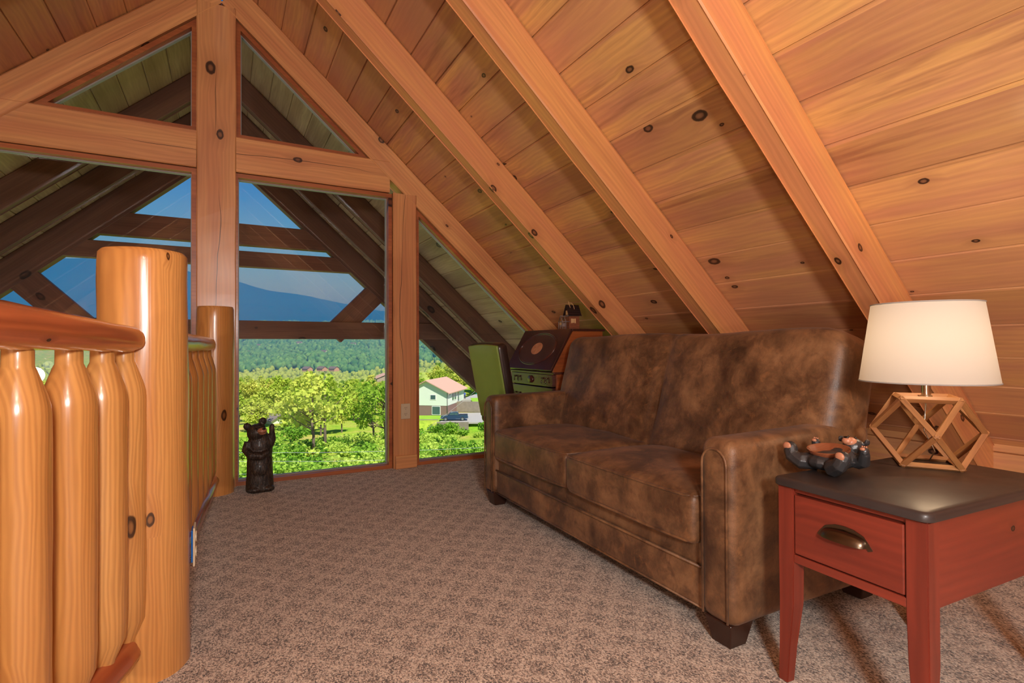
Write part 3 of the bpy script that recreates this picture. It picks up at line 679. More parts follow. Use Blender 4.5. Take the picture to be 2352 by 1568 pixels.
bm = bmesh.new(); ell(bm, (0, 0, .37), (.028, .028, .038)); obj('bulb', bm, M_bulb, lamp, smooth=True)
pl = bpy.data.objects.new('lamp_light', bpy.data.lights.new('lamp_light', 'POINT')); link(pl, lamp); pl.location = (0, 0, .37); pl.data.energy = 4.2; pl.data.color = (1, .70, .42); pl.data.shadow_soft_size = .04

# ------------------------------------------------------------------ bears
def remeshed(name, bm, mat, parent, vox, it=6, M=None):
    o = obj(name, bm, mat, parent, smooth=True, M=M)
    r = o.modifiers.new('r', 'REMESH'); r.mode = 'VOXEL'; r.voxel_size = vox; r.use_smooth_shade = True
    s = o.modifiers.new('s', 'SMOOTH'); s.iterations = it; s.factor = .5
    return o
bear = tag(empty('bear_statue', (.205, 3.90, 0), R(4)), 'standing carved black bear figure on the carpet before the window', 'bear figurine')
bm = bmesh.new()
lathe(bm, [(.0, .080), (.01, .086), (.05, .084), (.12, .080), (.20, .078), (.235, .074), (.25, .078), (.30, .080), (.34, .070), (.37, .055), (.40, .03)], 28, M=Matrix.Diagonal((1, .84, 1, 1)))
ell(bm, (-.018, -.008, .385), (.062, .058, .060)); ell(bm, (-.076, 0, .430), (.024, .013, .025)); ell(bm, (-.058, 0, .412), (.026, .018, .022)); ell(bm, (.018, .0, .458), (.025, .013, .026)); ell(bm, (.012, 0, .44), (.02, .014, .022))
tube(bm, [(-.072, -.01, .33), (-.085, -.02, .28), (-.060, -.062, .245), (.0, -.078, .24), (.045, -.066, .262)], [.024, .027, .027, .025, .018], 10)
tube(bm, [(.062, -.01, .30), (.074, -.02, .34), (.070, -.028, .39), (.068, -.030, .42)], [.026, .023, .018, .017], 10)
ell(bm, (.070, -.03, .425), (.016, .014, .017)); ell(bm, (-.035, -.05, .02), (.045, .03, .022)); ell(bm, (.04, -.05, .02), (.045, .03, .022)); ell(bm, (0, -.045, .15), (.055, .03, .06))
bd = remeshed('body', bm, M_fur, bear, .0045, 3)
bm = bmesh.new(); ell(bm, (.006, -.056, .402), (.030, .030, .021)); ell(bm, (.008, -.052, .388), (.025, .026, .013)); mz = remeshed('muzzle', bm, M_tan, bear, .003, 2)
bm = bmesh.new(); ell(bm, (.014, -.080, .417), (.010, .008, .007)); obj('nose', bm, M_blackp, mz, smooth=True)
bm = bmesh.new(); tube(bm, [(-.014, -.076, .396), (.004, -.086, .391), (.026, -.078, .397)], .0017, 6); obj('mouth', bm, M_blackp, mz)
for x, y, z in ((-.028, -.057, .418), (.022, -.050, .430)):
    bm = bmesh.new(); ell(bm, (x, y, z), (.0055, .005, .0055)); obj('eye', bm, M_blackp, bear, smooth=True)
for x, z in ((-.074, .430), (.018, .463)):
    bm = bmesh.new(); ell(bm, (x, -.012, z), (.012, .004, .015)); obj('ear_hollow', bm, M_slot, bear, smooth=True)

db = tag(empty('bear_dish', (1.578, .940, .5768), R(-8)), 'small black bear lying on its back holding a wooden dish, on the end table', 'bear figurine')
bm = bmesh.new()
ell(bm, (.0, 0, .030), (.072, .052, .029), 14, 8); ell(bm, (.05, 0, .035), (.042, .045, .032), 12, 8); ell(bm, (.078, -.015, .066), (.030, .030, .030), 12, 8)
ell(bm, (.072, .020, .088), (.010, .006, .010)); ell(bm, (.094, -.046, .085), (.010, .006, .010))
for s in (-1, 1):
    tube(bm, [(-.02, s*.030, .024), (-.055, s*.055, .024), (-.062, s*.078, .036), (-.058, s*.086, .055)], [.027, .025, .021, .021], 8)
    ell(bm, (-.058, s*.087, .060), (.017, .021, .018), 10, 8)
    tube(bm, [(.058, s*.040, .030), (.052, s*.066, .035), (.040, s*.078, .062)], [.022, .018, .014], 8); ell(bm, (.038, s*.078, .068), (.013, .013, .014), 10, 8)
o = remeshed('body', bm, M_carve, db, .0035, 1)
dc = o.modifiers.new('d', 'DECIMATE'); dc.ratio = .16
o.modifiers['r'].use_smooth_shade = False; o.data.polygons.foreach_set('use_smooth', [False]*len(o.data.polygons))
bm = bmesh.new(); T = Matrix.Translation((-.004, .0, .054)) @ Matrix.Rotation(R(-9), 4, 'Y')
lathe(bm, [(-.012, .02), (-.010, .038), (0, .052), (.010, .057), (.014, .057), (.012, .053), (.002, .046), (-.006, .02)], 32, M=T @ Matrix.Diagonal((.92, 1.05, 1, 1))); obj('dish', bm, M_disht, db, auto=50)
for s in (-1, 1):
    bm = bmesh.new(); ell(bm, (-.0715, s*.087, .064), (.006, .0145, .012), 12, 8); obj('foot_pad', bm, M_tan, db, smooth=True)
    bm = bmesh.new(); ell(bm, (.030, s*.078, .076), (.006, .008, .005), 10, 6)
    for k in (-1, 0, 1): ell(bm, (.036+.002, s*.078+k*.006, .082), (.0025, .0025, .0025), 8, 6)
    obj('hand_pad', bm, M_tan, db, smooth=True)
bm = bmesh.new(); ell(bm, (.066, -.014, .084), (.020, .020, .014), 14, 8); ell(bm, (.052, -.014, .088), (.012, .014, .011), 12, 8); fc_ = obj('muzzle', bm, M_tan, db, smooth=True)
bm = bmesh.new(); ell(bm, (.050, -.014, .098), (.006, .008, .004), 10, 6); obj('nose', bm, M_blackp, fc_, smooth=True)
bm = bmesh.new()
for s in (-1, 1): ell(bm, (.074, -.014+s*.011, .097), (.003, .003, .003), 8, 6)
obj('eye', bm, M_blackp, db, smooth=True)

# ------------------------------------------------------------------ slant-front desk
DW = .64
desk = tag(empty('writing_desk', (2.0, 3.10, 0)), 'dark slant-front writing desk with an oval inlaid lid, behind the sofa', 'desk')
side = [(.03, .06), (.03, .755), (.0, .765), (.0, .785), (.168, 1.055), (.43, 1.055), (.43, .06)]
for y in (0, DW-.018):
    bm = bmesh.new(); prism(bm, side, y, y+.018, bev=.0015); obj('side_panel', bm, M_deskwood, desk)
bm = bmesh.new(); box(bm, .155, .445, -.012, DW+.012, 1.055, 1.072, .004); obj('desk_top', bm, M_desk, desk)
bm = bmesh.new(); box(bm, .415, .428, .018, DW-.018, .07, 1.05); obj('back_panel', bm, M_deskwood, desk)
M, L = frame((-.006, DW/2, .782), (.160, DW/2, 1.062), (-1, 0, 0)); # local X up the slope, local Z out
lid = tag(bpy.data.objects.new('lid', None)); link(lid, desk); lid.matrix_basis = M
bm = bmesh.new(); box(bm, -.012, L+.004, -DW/2-.006, DW/2+.006, -.001, .017, .004); obj('lid_panel', bm, M_desk, lid)
bm = bmesh.new(); tube(bm, [(L/2+.135*math.cos(t), .245*math.sin(t), .0175) for t in [2*math.pi*i/48 for i in range(48)]], .0055, 8, closed=True); tube(bm, [(L/2+.125*math.cos(t), .235*math.sin(t), .0175) for t in [2*math.pi*i/48 for i in range(48)]], .0035, 8, closed=True); obj('oval_moulding', bm, M_desk, lid)
bm = bmesh.new(); prism(bm, [(L/2+.122*math.cos(t), .232*math.sin(t)) for t in [2*math.pi*i/48 for i in range(48)]], .016, .0185, axis='z'); obj('oval_veneer', bm, M_oval, lid)
for k in range(8):
    t0, t1 = R(45*k), R(45*k+44); bm = bmesh.new(); prism(bm, [(L/2, 0)] + [(L/2+.050*math.cos(t0+(t1-t0)*i/6), .072*math.sin(t0+(t1-t0)*i/6)) for i in range(7)], .018, .0195, axis='z'); obj('inlay_fan', bm, M_deskin, lid)
bm = bmesh.new(); box(bm, .0, .43, -.008, DW+.008, .750, .768, .005); obj('writing_shelf', bm, M_desk, desk)
for r_, (z0, z1) in enumerate(((.662, .748), (.50, .655), (.31, .493), (.10, .303))):
    bm = bmesh.new(); box(bm, .008, .40, .022, DW-.022, z0, z1, .004); d = obj('drawer', bm, M_desk, desk)
    zc = (z0+z1)/2
    for y in (.09, .15, .49, .55):
        bm = bmesh.new(); ell(bm, (.0, y, zc+.014), (.008, .008, .008), 10, 8); tube(bm, [(.0, y, zc+.012), (-.006, y, zc-.004)], .003, 6); ell(bm, (-.006, y, zc-.012), (.006, .005, .010), 10, 8); obj('drop_pull', bm, M_pewter, d, smooth=True)
    bm = bmesh.new(); lathe(bm, [(-.014, .012), (-.012, .022), (-.006, .030), (.004, .032)], 20, axis='x', M=Matrix.Translation((.006, DW/2, zc)) @ Matrix.Diagonal((1, 1.25, .9, 1))); obj('rosette_knob', bm, M_desk, d, smooth=True)
for x in (.04, .37):
    for y in (.0, DW-.06):
        bm = bmesh.new(); lathe(bm, [(0, .014), (.03, .022), (.06, .028)], 14, M=Matrix.Translation((x+.03, y+.03, 0))); obj('foot', bm, M_desk, desk)

# ------------------------------------------------------------------ chair at the desk
ch = tag(empty('desk_chair', (1.70, 3.33, 0), R(10)), 'green-backed upholstered desk chair with dark brown edges, behind the sofa arm', 'chair')
M = Matrix.Translation((.0, 0, .47)) @ Matrix.Rotation(R(-4), 4, 'Y')
M = Matrix.Translation((.0, 0, .45)) @ Matrix.Rotation(R(-12), 4, 'Y')
def fch(x, y, z): return (x + .03*(y/.22)**2*0 , y*(1-.03*(.27-z)/.54), z - .018*(y/.22)**2*(z > .2))
bm = bmesh.new(); softbox(bm, .042, .185, .27, .032, fch, M @ Matrix.Translation((0, 0, .27))); bk = obj('backrest', bm, M_chairdark, ch, smooth=True)
bm = bmesh.new(); softbox(bm, .010, .171, .262, .009, fch, M @ Matrix.Translation((-.037, 0, .27))); obj('back_cover', bm, M_green, bk, smooth=True)
bm = bmesh.new(); softbox(bm, .22, .215, .045, .035, None, Matrix.Translation((.20, 0, .44))); obj('seat', bm, M_chairdark, ch, smooth=True)
for x in (.03, .38):
    for y in (-.17, .17):
        bm = bmesh.new(); b = bmesh.new(); bmesh.ops.create_cube(b, size=1)
        for v in b.verts:
            s = 1 if v.co.z > 0 else .6; v.co = Vector((x+v.co.x*.045*s, y+v.co.y*.045*s, (v.co.z+.5)*.41))
        merge(bm, b); obj('leg', bm, M_darkfoot, ch)

# ------------------------------------------------------------------ little log cabin on the desk
cb = tag(empty('birdhouse', (2.262, 3.27, 1.0725), R(-8)), 'miniature wooden cabin birdhouse with a front porch, on top of the desk', 'birdhouse')
M_cab = plain('cabin_logs', lin(150, 84, 52), .6, scale=60, var=.3); M_cabroof = plain('cabin_shingles', lin(48, 28, 26), .5, var=.4, scale=90); M_twig = plain('grey_twigs', lin(150, 132, 126), .6, var=.4, scale=80); M_cream = plain('cream_trim', lin(214, 168, 118), .6)
bm = bmesh.new(); box(bm, -.085, .065, -.035, .045, 0, .004); obj('base', bm, M_cab, cb)
bm = bmesh.new()
for k in range(10): box(bm, -.022, .062, -.028, .038, .004+k*.0105, .004+k*.0105+.0100, .002)
prism(bm, [(-.030, .108), (.040, .108), (.005, .172)], -.020, .060, axis='x'); obj('wall', bm, M_cab, cb)
for s in (-1, 1):
    bm = bmesh.new(); 
    for k in range(5):
        t0, t1 = k/5, (k+1)/5+.03; y0, z0 = .005+s*.048*t0, .182-.082*t0; y1, z1 = .005+s*.048*t1, .182-.082*t1
        prism(bm, [(y0, z0), (y1, z1), (y1, z1+.005), (y0, z0+.0015)], -.036, .072, axis='x')
    obj('roof', bm, M_cabroof, cb)
bm = bmesh.new(); box(bm, -.002, .016, -.0305, -.027, .048, .078); wd = obj('window', bm, M_cream, cb)
for x in (-.008, .020): 
    bm = bmesh.new(); box(bm, x-.001, x+.010, -.031, -.027, .046, .079); obj('shutter', bm, M_cream, cb)
bm = bmesh.new(); box(bm, -.026, -.021, -.012, .022, .11, .14); obj('attic_window', bm, M_cream, cb)
bm = bmesh.new(); box(bm, -.034, -.012, -.030, -.004, .098, .106, .002); obj('balcony', bm, M_twig, cb)
pr = bm = bmesh.new()
for x in (-.080, -.052):
    for y in (-.030, .002, .030): tube(bm, [(x, y, .003), (x, y, .058)], .0032, 6)
for x in (-.08, -.052): tube(bm, [(x, -.032, .056), (x, .032, .056)], .003, 6); tube(bm, [(x, -.034, .055), (x, 0, .098), (x, .034, .055)], .003, 6)
tube(bm, [(-.084, 0, .098), (-.02, 0, .098)], .003, 6); tube(bm, [(-.084, -.034, .056), (-.02, -.034, .056)], .003, 6); tube(bm, [(-.084, .034, .056), (-.02, .034, .056)], .003, 6)
box(bm, -.078, -.05, -.016, .016, .02, .045); obj('porch', bm, M_twig, cb)
bm = bmesh.new(); box(bm, -.083, -.080, -.014, .012, .032, .050); obj('sign', bm, M_cream, cb)
bm = bmesh.new(); tube(bm, [(-.008, -.018, .160), (-.016, -.010, .190), (-.018, -.004, .208), (-.008, 0, .198), (.010, -.004, .196), (.020, -.014, .176), (.022, -.024, .150)], .0022, 6); obj('hanging_cord', bm, M_cream, cb)
# ------------------------------------------------------------------ covered porch outside the gable
roof = tag(empty('porch_roof', (RX, 5.6, 3.4)), 'boarded porch roof continuing the gable outside the glass', 'porch roof')
for s in (1, -1):
    o = ceiling('roof_boards', s, GY+.06, 7.25, 5.0, M_porch, kind=None, parent=None); mb = o.matrix_basis.copy(); o.parent = roof; o.matrix_basis = Matrix.Translation(-roof.location) @ mb
for y in (5.35, 6.15):
    for s in (1, -1):
        slope_beam('porch_rafter', s, y, .09, 'weathered rafter under the outdoor porch roof', group='porch rafters outside the glass', mat=M_porchbeam, x1=4.9, x0=.04)
tr = tag(empty('porch_truss', (RX, 7.0, 1.1)), 'dark timber truss closing the far end of the porch roof, with two tie beams', 'roof truss')
def tbm(name, p0, p1, w, h, up=(0, 0, 1)): return beam(name, Vector(p0)-tr.location, Vector(p1)-tr.location, w, h, M_porchbeam, tr, up=up)
def px(x): return RX+x
for s in (1, -1):
    c0 = 3.18; dz = .13
    P = lambda x: Vector((RX+s*x, 7.0, c0-S*x)) + Vector((s*SI, 0, CO))*.13
    o = beam('truss_rafter', P(0)-tr.location, P(4.6)-tr.location, .14, .26, M_porchbeam, tr, up=(s*SI, 0, CO))
    q0, q1 = Vector((px(s*2.12), 7.0, 2.02)), Vector((px(s*1.22), 7.0, 1.10)); d = (q1-q0).normalized()
    tbm('brace', q0, q1, .12, .27)
tbm('tie_beam', (px(-1.2), 7.0, 2.27), (px(1.2), 7.0, 2.27), .13, .245)
tbm('tie_beam', (px(-1.6), 7.0, 1.985), (px(1.6), 7.0, 1.985), .13, .18)
tbm('bottom_beam', (px(-4.6), 7.0, 1.155), (px(4.6), 7.0, 1.155), .16, .215)
for s in (1, -1):
    e = beam('porch_post', (px(s*3.7), 7.0, -6.5), (px(s*3.7), 7.0, 1.05), .2, .2, M_porchbeam)
    tag(e, 'square porch post under the %s end of the outdoor truss' % ('right' if s > 0 else 'left'), 'porch post')

# ------------------------------------------------------------------ the valley. W: sideways, distance, height
def W(l, d, z=0): return Vector((_r.x*l+_f.x*d, _r.y*l+_f.y*d, z))
TP = [(6, -5.4), (15, -5.6), (30, -6.9), (60, -11.0), (90, -14.6), (115, -15.2), (160, -18.5), (250, -24), (400, -34), (600, -34), (900, -18), (1300, 12), (1700, 56), (2100, 95), (2600, 60)]
def T(l, d):
    for i in range(len(TP)-1):
        if d <= TP[i+1][0]: break
    a, b = TP[i], TP[i+1]; t = max(0, min(1, (d-a[0])/(b[0]-a[0]))); z = a[1]+(b[1]-a[1])*t
    z += min(8, d*.018)*noise.noise(Vector((l*.012, d*.008, 0))) + min(1.0, d*.012)*noise.noise(Vector((l*.06, d*.06, 3)))
    # the right-hand side lies higher beyond the house
    k = max(0, min(1, (l/max(d, 1)+.22)/.12)); z += k*max(0, min(1, (d-135)/80))*11
    # levelled house site
    u = max(0, min(1, (l+27)/6))*max(0, min(1, (16-l)/6)); v = max(0, min(1, (d-104.5)/1.5))*max(0, min(1, (150-d)/10)); s = u*v
    return z*(1-s) + (-14.05)*s
def grid(name, ls, ds, mat, fz, polar=True, **k):
    nl, nd = len(ls), len(ds); co = np.zeros((nl*nd, 3), 'f')
    for i, d in enumerate(ds):
        for j, a in enumerate(ls):
            l = a*d if polar else a; co[i*nl+j] = W(l, d, fz(l, d))
    fa = [(i*nl+j, i*nl+j+1, (i+1)*nl+j+1, (i+1)*nl+j) for i in range(nd-1) for j in range(nl-1)]
    me = bpy.data.meshes.new(name); me.from_pydata(co.tolist(), [], fa); me.materials.append(mat); me.polygons.foreach_set('use_smooth', [True]*len(fa))
    return tag(link(bpy.data.objects.new(name, me)), **k)
ds = [6*1.045**i for i in range(139)]
ds = sorted([d for d in ds if not 102 < d < 108] + [102, 103, 104, 104.5, 105, 106, 107, 108])
grid('ground', [-2.2+3.6*i/150 for i in range(151)], ds, M_ground, T, kind='structure')
MP = [(-2.6, .15), (-.75, .165), (-.62, .142), (-.52, .121), (-.46, .104), (-.42, .099), (-.36, .088), (-.30, .076), (-.25, .066), (-.2, .064), (-.1, .055), (.4, .04), (1.6, .06)]
def ridge(a):
    for i in range(len(MP)-1):
        if a <= MP[i+1][0]: break
    (x0, y0), (x1, y1) = MP[i], MP[i+1]; return y0+(y1-y0)*max(0, min(1, (a-x0)/(x1-x0)))
def mz_(l, d):
    a = l/d; top = ridge(a)*6000
    t = max(0, min(1, (d-2600)/3400)); s = t*t*(3-2*t)
    if d > 6000: s = 1-(d-6000)/2500
    n = noise.noise(Vector((a*9, d*.0012, 1)))*.16 + noise.noise(Vector((a*30, d*.003, 2)))*.07 + noise.noise(Vector((a*110, d*.006, 2)))*.012
    return -40 + (top+40)*max(0, s*(1+n*(1-abs(2*s-1)*.75)))
grid('mountain', [-2.4+3.6*i/400 for i in range(401)], [2500+75*i for i in range(70)], M_mount, mz_, label='forested blue mountain ridge on the horizon', cat='mountain')

# ---- trees
rng = random.Random(11)
def leafmass(bm, c, r, n, s, mi, g):
    for _ in range(n):
        d = Vector((g.gauss(0, 1), g.gauss(0, 1), g.gauss(0, 1))).normalized() * (g.random()**.4)
        p = Vector((c[0]+d.x*r[0], c[1]+d.y*r[1], c[2]+d.z*r[2])); q = s*(.6+.8*g.random())
        u = Vector((g.gauss(0, 1), g.gauss(0, 1), g.gauss(0, 1))).normalized(); w = u.orthogonal().normalized()*q; v = u.cross(w).normalized()*q
        f = bm.faces.new([bm.verts.new(p+w), bm.verts.new(p+v), bm.verts.new(p-w*.9+v*.1), bm.verts.new(p-v)]); f.material_index = mi
def treemesh(seed, h, w, nl, leaf, airy=False, trunk=True):
    g = random.Random(seed); cr_ = bmesh.new(); tk = bmesh.new()
    tube(tk, [(0, 0, -.5), (g.uniform(-.1, .1), 0, h*.3), (g.uniform(-.3, .3), g.uniform(-.3, .3), h*.62), (0, 0, h*.88)], [h*.022, h*.017, h*.011, h*.004], 6)
    nb = 13
    for k in range(nb):
        a = g.uniform(0, 6.28); z0 = h*g.uniform(.28, .7); L = w*.5*g.uniform(.5, 1)*(1.15-z0/h*.6); z1 = z0+h*g.uniform(.08, .24)
        e = (L*math.cos(a), L*math.sin(a), z1); tube(tk, [(0, 0, z0), (e[0]*.6, e[1]*.6, z0+(z1-z0)*.5), e], [h*.008, h*.005, h*.002], 5)
        q = w*g.uniform(.15, .25); leafmass(cr_, e, (q, q, q*.85), nl//nb, leaf, 0, g)
    leafmass(cr_, (0, 0, h*.84), (w*.2, w*.2, h*.14), nl//6, leaf, 0, g)
    if not airy: leafmass(cr_, (0, 0, h*.6), (w*.36, w*.36, h*.28), nl//2, leaf, 0, g)
    return cr_, tk
def mk(bm, name, mats):
    me = bpy.data.meshes.new(name); bm.to_mesh(me); bm.free()
    for m_ in mats: me.materials.append(m_)
    return me
near = [tuple(mk(b_, n_, [m_]) for b_, n_, m_ in zip(treemesh(s, 9, 6.5, 700, .22, True), ('crown', 'trunk'), (M_leaf, M_bark))) for s in (1, 2, 3)]
def onemesh(seed):
    c_, k_ = treemesh(seed, 11, 6.5, 1300, .26); k_.verts.index_update(); vs = [c_.verts.new(v.co) for v in k_.verts]
    for f_ in k_.faces: c_.faces.new([vs[v.index] for v in f_.verts]).material_index = 1
    k_.free(); return mk(c_, 'tree', [M_leaf, M_bark])
mids = [onemesh(s) for s in (5, 6, 7, 8)]
def bushmesh(seed):
    g = random.Random(seed); bm = bmesh.new()
    for _ in range(9): 
        a = g.uniform(0, 6.28); r_ = g.uniform(0, 1.0); leafmass(bm, (r_*math.cos(a), r_*math.sin(a), g.uniform(.35, 1.1)), (.6, .6, .55), 75, .10, 0, g)
    return mk(bm, 'bush', [M_bush])
bushes = [bushmesh(s) for s in (21, 22, 23)]
ng = [(-60, 150, .9), ]
# individual open-crowned trees on the slope below
NT_ = [(-19.5, 52, .95, 'slender yellow-green tree with a dark leaning trunk, right of the bear figure'), (-14.2, 60, 1.0, 'airy spring tree standing in the middle of the slope below the tall window'), (-22.5, 64, 1.1, 'pale yellow tree rising behind the bear figure'), (-17.8, 68, .9, 'thin tree with bare lower branches left of the middle of the window view')]
for i, (l, d, s, lb) in enumerate(NT_):
    e = tag(empty('tree', W(l, d, T(l, d)-.2), rng.uniform(0, 6)), lb, 'tree'); e.scale = (s,)*3
    for me, n_ in zip(near[i % 3], ('crown', 'trunk')): link(bpy.data.objects.new(n_, me), e)
def clear(l, d):   # keeps the house site, road and lawns open
    if -30 < l < 16 and 98 < d < 152: return False
    if -16 < l < 0 and 88 < d < 104: return False
    return True
n = 0; tries = 0
while n < 292 and tries < 20000:
    tries += 1; d = 84*(330/84)**(rng.random()**.9); l = d*rng.uniform(-.60, -.02) if rng.random() < .85 else d*rng.uniform(-.95, -.6)
    if not clear(l, d) or d < 106 and (l/d > -.30 or l/d < -.52 and rng.random() < .3): continue
    if d < 130 and rng.random() < .5: continue
    if 140 < d < 175 and -.27 < l/d < -.23: continue
    o = bpy.data.objects.new('tree', rng.choice(mids)); s = rng.uniform(.55, 1.0); o.location = W(l, d, T(l, d)-.5); o.rotation_euler = (0, 0, rng.uniform(0, 6.28)); o.scale = (s, s, s*rng.uniform(.85, 1.15)); COL.objects.link(o)
    tag(o, 'leafy green tree in the valley forest below the windows', 'tree', 'valley trees below the windows'); n += 1
n = 0
while n < 170:
    d = 24*(104/24)**rng.random(); l = d*rng.uniform(-.60, .02)
    if not (d < 103) or (l/d < -.3 and d > 60 and rng.random() < .5): continue
    o = bpy.data.objects.new('bush', rng.choice(bushes)); s = rng.uniform(.5, 1.25)*(.55+d/100); o.location = W(l, d, T(l, d)-.15); o.rotation_euler = (0, 0, rng.uniform(0, 6.28)); o.scale = (s*1.2, s*1.2, s); COL.objects.link(o)
    tag(o, 'bright green bush on the slope below the house', 'bush', 'bushes on the slope'); n += 1
# closed forest further out
def forest(name, N, d0, d1, r0, r1, label, pw=1., amin=-1.3, amax=.3, seed=1, sub_=2, mat=None):
    g = random.Random(seed); b = bmesh.new(); bmesh.ops.create_icosphere(b, subdivisions=sub_, radius=1); base = np.array([v.co[:] for v in b.verts]); b.verts.index_update()
    fa = np.array([[v.index for v in f.verts] for f in b.faces]); b.free(); nv = len(base); V_ = []; F_ = []
    nr = np.random.RandomState(seed); k = 0
    while k < N:
        d = d0*(d1/d0)**(g.random()**pw); l = d*g.uniform(amin, amax)
        if -34 < l < 14 and d < 150: continue
        if 150 < d < 262 and -.29 < l/d < -.22: continue
        r_ = g.uniform(r0, r1); p = W(l, d, T(l, d)+r_*.9); j = 1+nr.uniform(-.28, .28, (nv, 1))
        V_.append(base*j*np.array([r_, r_, r_*1.25])+np.array(p[:])); F_.append(fa+k*nv); k += 1
    V_ = np.concatenate(V_); F_ = np.concatenate(F_)
    me = bpy.data.meshes.new(name); me.vertices.add(len(V_)); me.vertices.foreach_set('co', V_.ravel()); me.loops.add(F_.size); me.loops.foreach_set('vertex_index', F_.ravel().astype('i'))
    me.polygons.add(len(F_)); me.polygons.foreach_set('loop_start', np.arange(0, F_.size, 3, dtype='i')); me.update(calc_edges=True); me.materials.append(mat or M_far)
    return tag(link(bpy.data.objects.new(name, me)), label, 'forest', kind='stuff')
forest('forest', 5200, 190, 700, 1.6, 3.2, 'dense green forest on the valley floor beyond the nearest trees', seed=3, amin=-1.1, amax=.15, mat=M_midfor)
forest('forest', 15000, 700, 2300, 2.8, 6.2, 'hazy blue-green forest covering the far hillside', seed=4, pw=.9, sub_=1, amin=-.75, amax=.1)

# ---- neighbour's house
def house(name, l, d, z, ang, w, L, hw, hr, wall, roofm, label, base=None, over=.5, wins=()):
    """gable end faces local -y; ang turns it about z from the viewing direction"""
    e = tag(empty(name, W(l, d, z), -CAM_YAW+ang), label, 'house')
    bm = bmesh.new(); zb_ = base[0] if base else 0
    box(bm, -w/2, w/2, 0, L, zb_, hw); prism(bm, [(-w/2, hw), (w/2, hw), (0, hw+hr)], 0, L); obj('wall', bm, wall, e)
    if base: bm = bmesh.new(); box(bm, -w/2+.05, w/2-.05, .05, L-.05, -.5, zb_); obj('lower_wall', bm, base[1], e)
    bm = bmesh.new(); t = .18; k = (w/2+over)/(w/2)
    prism(bm, [(-w/2*k, hw-hr*(k-1)), (0, hw+hr), (w/2*k, hw-hr*(k-1)), (w/2*k, hw-hr*(k-1)+t), (0, hw+hr+t), (-w/2*k, hw-hr*(k-1)+t)], -over, L+over); obj('roof', bm, roofm, e)
    for (x0, x1, z0, z1, s) in wins:
        bm = bmesh.new()
        if s == 'f': box(bm, x0-.12, x1+.12, -.06, .02, z0-.12, z1+.12)
        else: box(bm, w/2-.02, w/2+.06, x0-.12, x1+.12, z0-.12, z1+.12)
        f_ = obj('window', bm, M_white, e); bm = bmesh.new()
        if s == 'f': box(bm, x0, x1, -.08, -.05, z0, z1)
        else: box(bm, w/2+.05, w/2+.08, x0, x1, z0, z1)
        obj('pane', bm, M_winout, f_)
    return e
hs = house('house', -18.5, 115, -14.0, R(-11), 9.3, 13, 5.15, 2.35, M_siding, M_roofbr, 'pale green two-storey house with a tan shingle roof, beyond the small window', base=(2.2, M_bsiding), over=.7,
  wins=((-4.0, -2.2, 3.6, 4.4, 'f'), (.9, 2.0, 3.55, 4.45, 'f'), (-4.3, -3.0, .7, 1.9, 'f'), (1.3, 3.0, .3, 2.0, 'f'), (1.3, 2.2, 4.3, 4.6, 's'), (3.2, 4.6, 3.1, 4.7, 's'), (5.0, 6.2, 3.1, 4.7, 's'), (7.4, 8.4, 2.5, 4.7, 's')))
bm = bmesh.new(); tube(bm, [(4.65+.05, -.08, 5.0), (4.70, -.08, .0)], .06, 6); obj('downpipe', bm, M_wallgr, hs)
house('barn', -7.2, 152, -13.2, R(-30), 8, 12, 4.4, 1.2, M_roofteal, M_wallgr, 'dark teal metal building behind the pale green house', wins=((-2.6, -1.4, 1.6, 3.6, 'f'),))
house('house', -42.5, 160, -17.0, R(35), 5, 6, 3.4, 1.6, M_wallgr, M_roofteal, 'grey cabin with a teal roof and chimney at the right edge of the tall window')
house('house', -59.5, 252, -18.8, R(20), 9, 13, 4.8, 1.8, plain('tan_walls', lin(168, 150, 130), .7), M_roofbr, 'large tan house with a hipped brown roof above the teal-roofed cabin')
for l, d, z, w_, lb in ((-66, 165, -26, 8, 'low white-walled house with a grey roof among trees behind the bear figure'), (-190, 500, -22, 6, 'small brown house between trees in the middle distance, leftmost of three'), (-178, 505, -22, 6, 'small grey-roofed house between trees in the middle distance, middle of three'), (-165, 500, -22, 6, 'small dark house between trees in the middle distance, rightmost of three')):
    house('house', l if d > 200 else -48, d if d > 200 else 110, z if d > 200 else -15.6, R(60), w_ if d > 200 else 4, w_*1.3 if d > 200 else 7, 2.6 if d > 200 else 1.6, 1.8 if d > 200 else .9, M_siding if d < 200 else M_roofbr, M_wallgr, lb)
g = random.Random(5)
for i, (l, d) in enumerate(((-470, 960), (-520, 1100), (-395, 900), (-330, 1120), (-300, 860), (-455, 1150), (-270, 1000))):
    e = house('cabin', l, d, T(l, d)+4.5, R(g.uniform(0, 90)), 8, 11, 4, 2.5, M_white, M_wallgr, 'tiny pale cabin among the trees of the far hillside'); e['group'] = 'cabins on the far hillside'
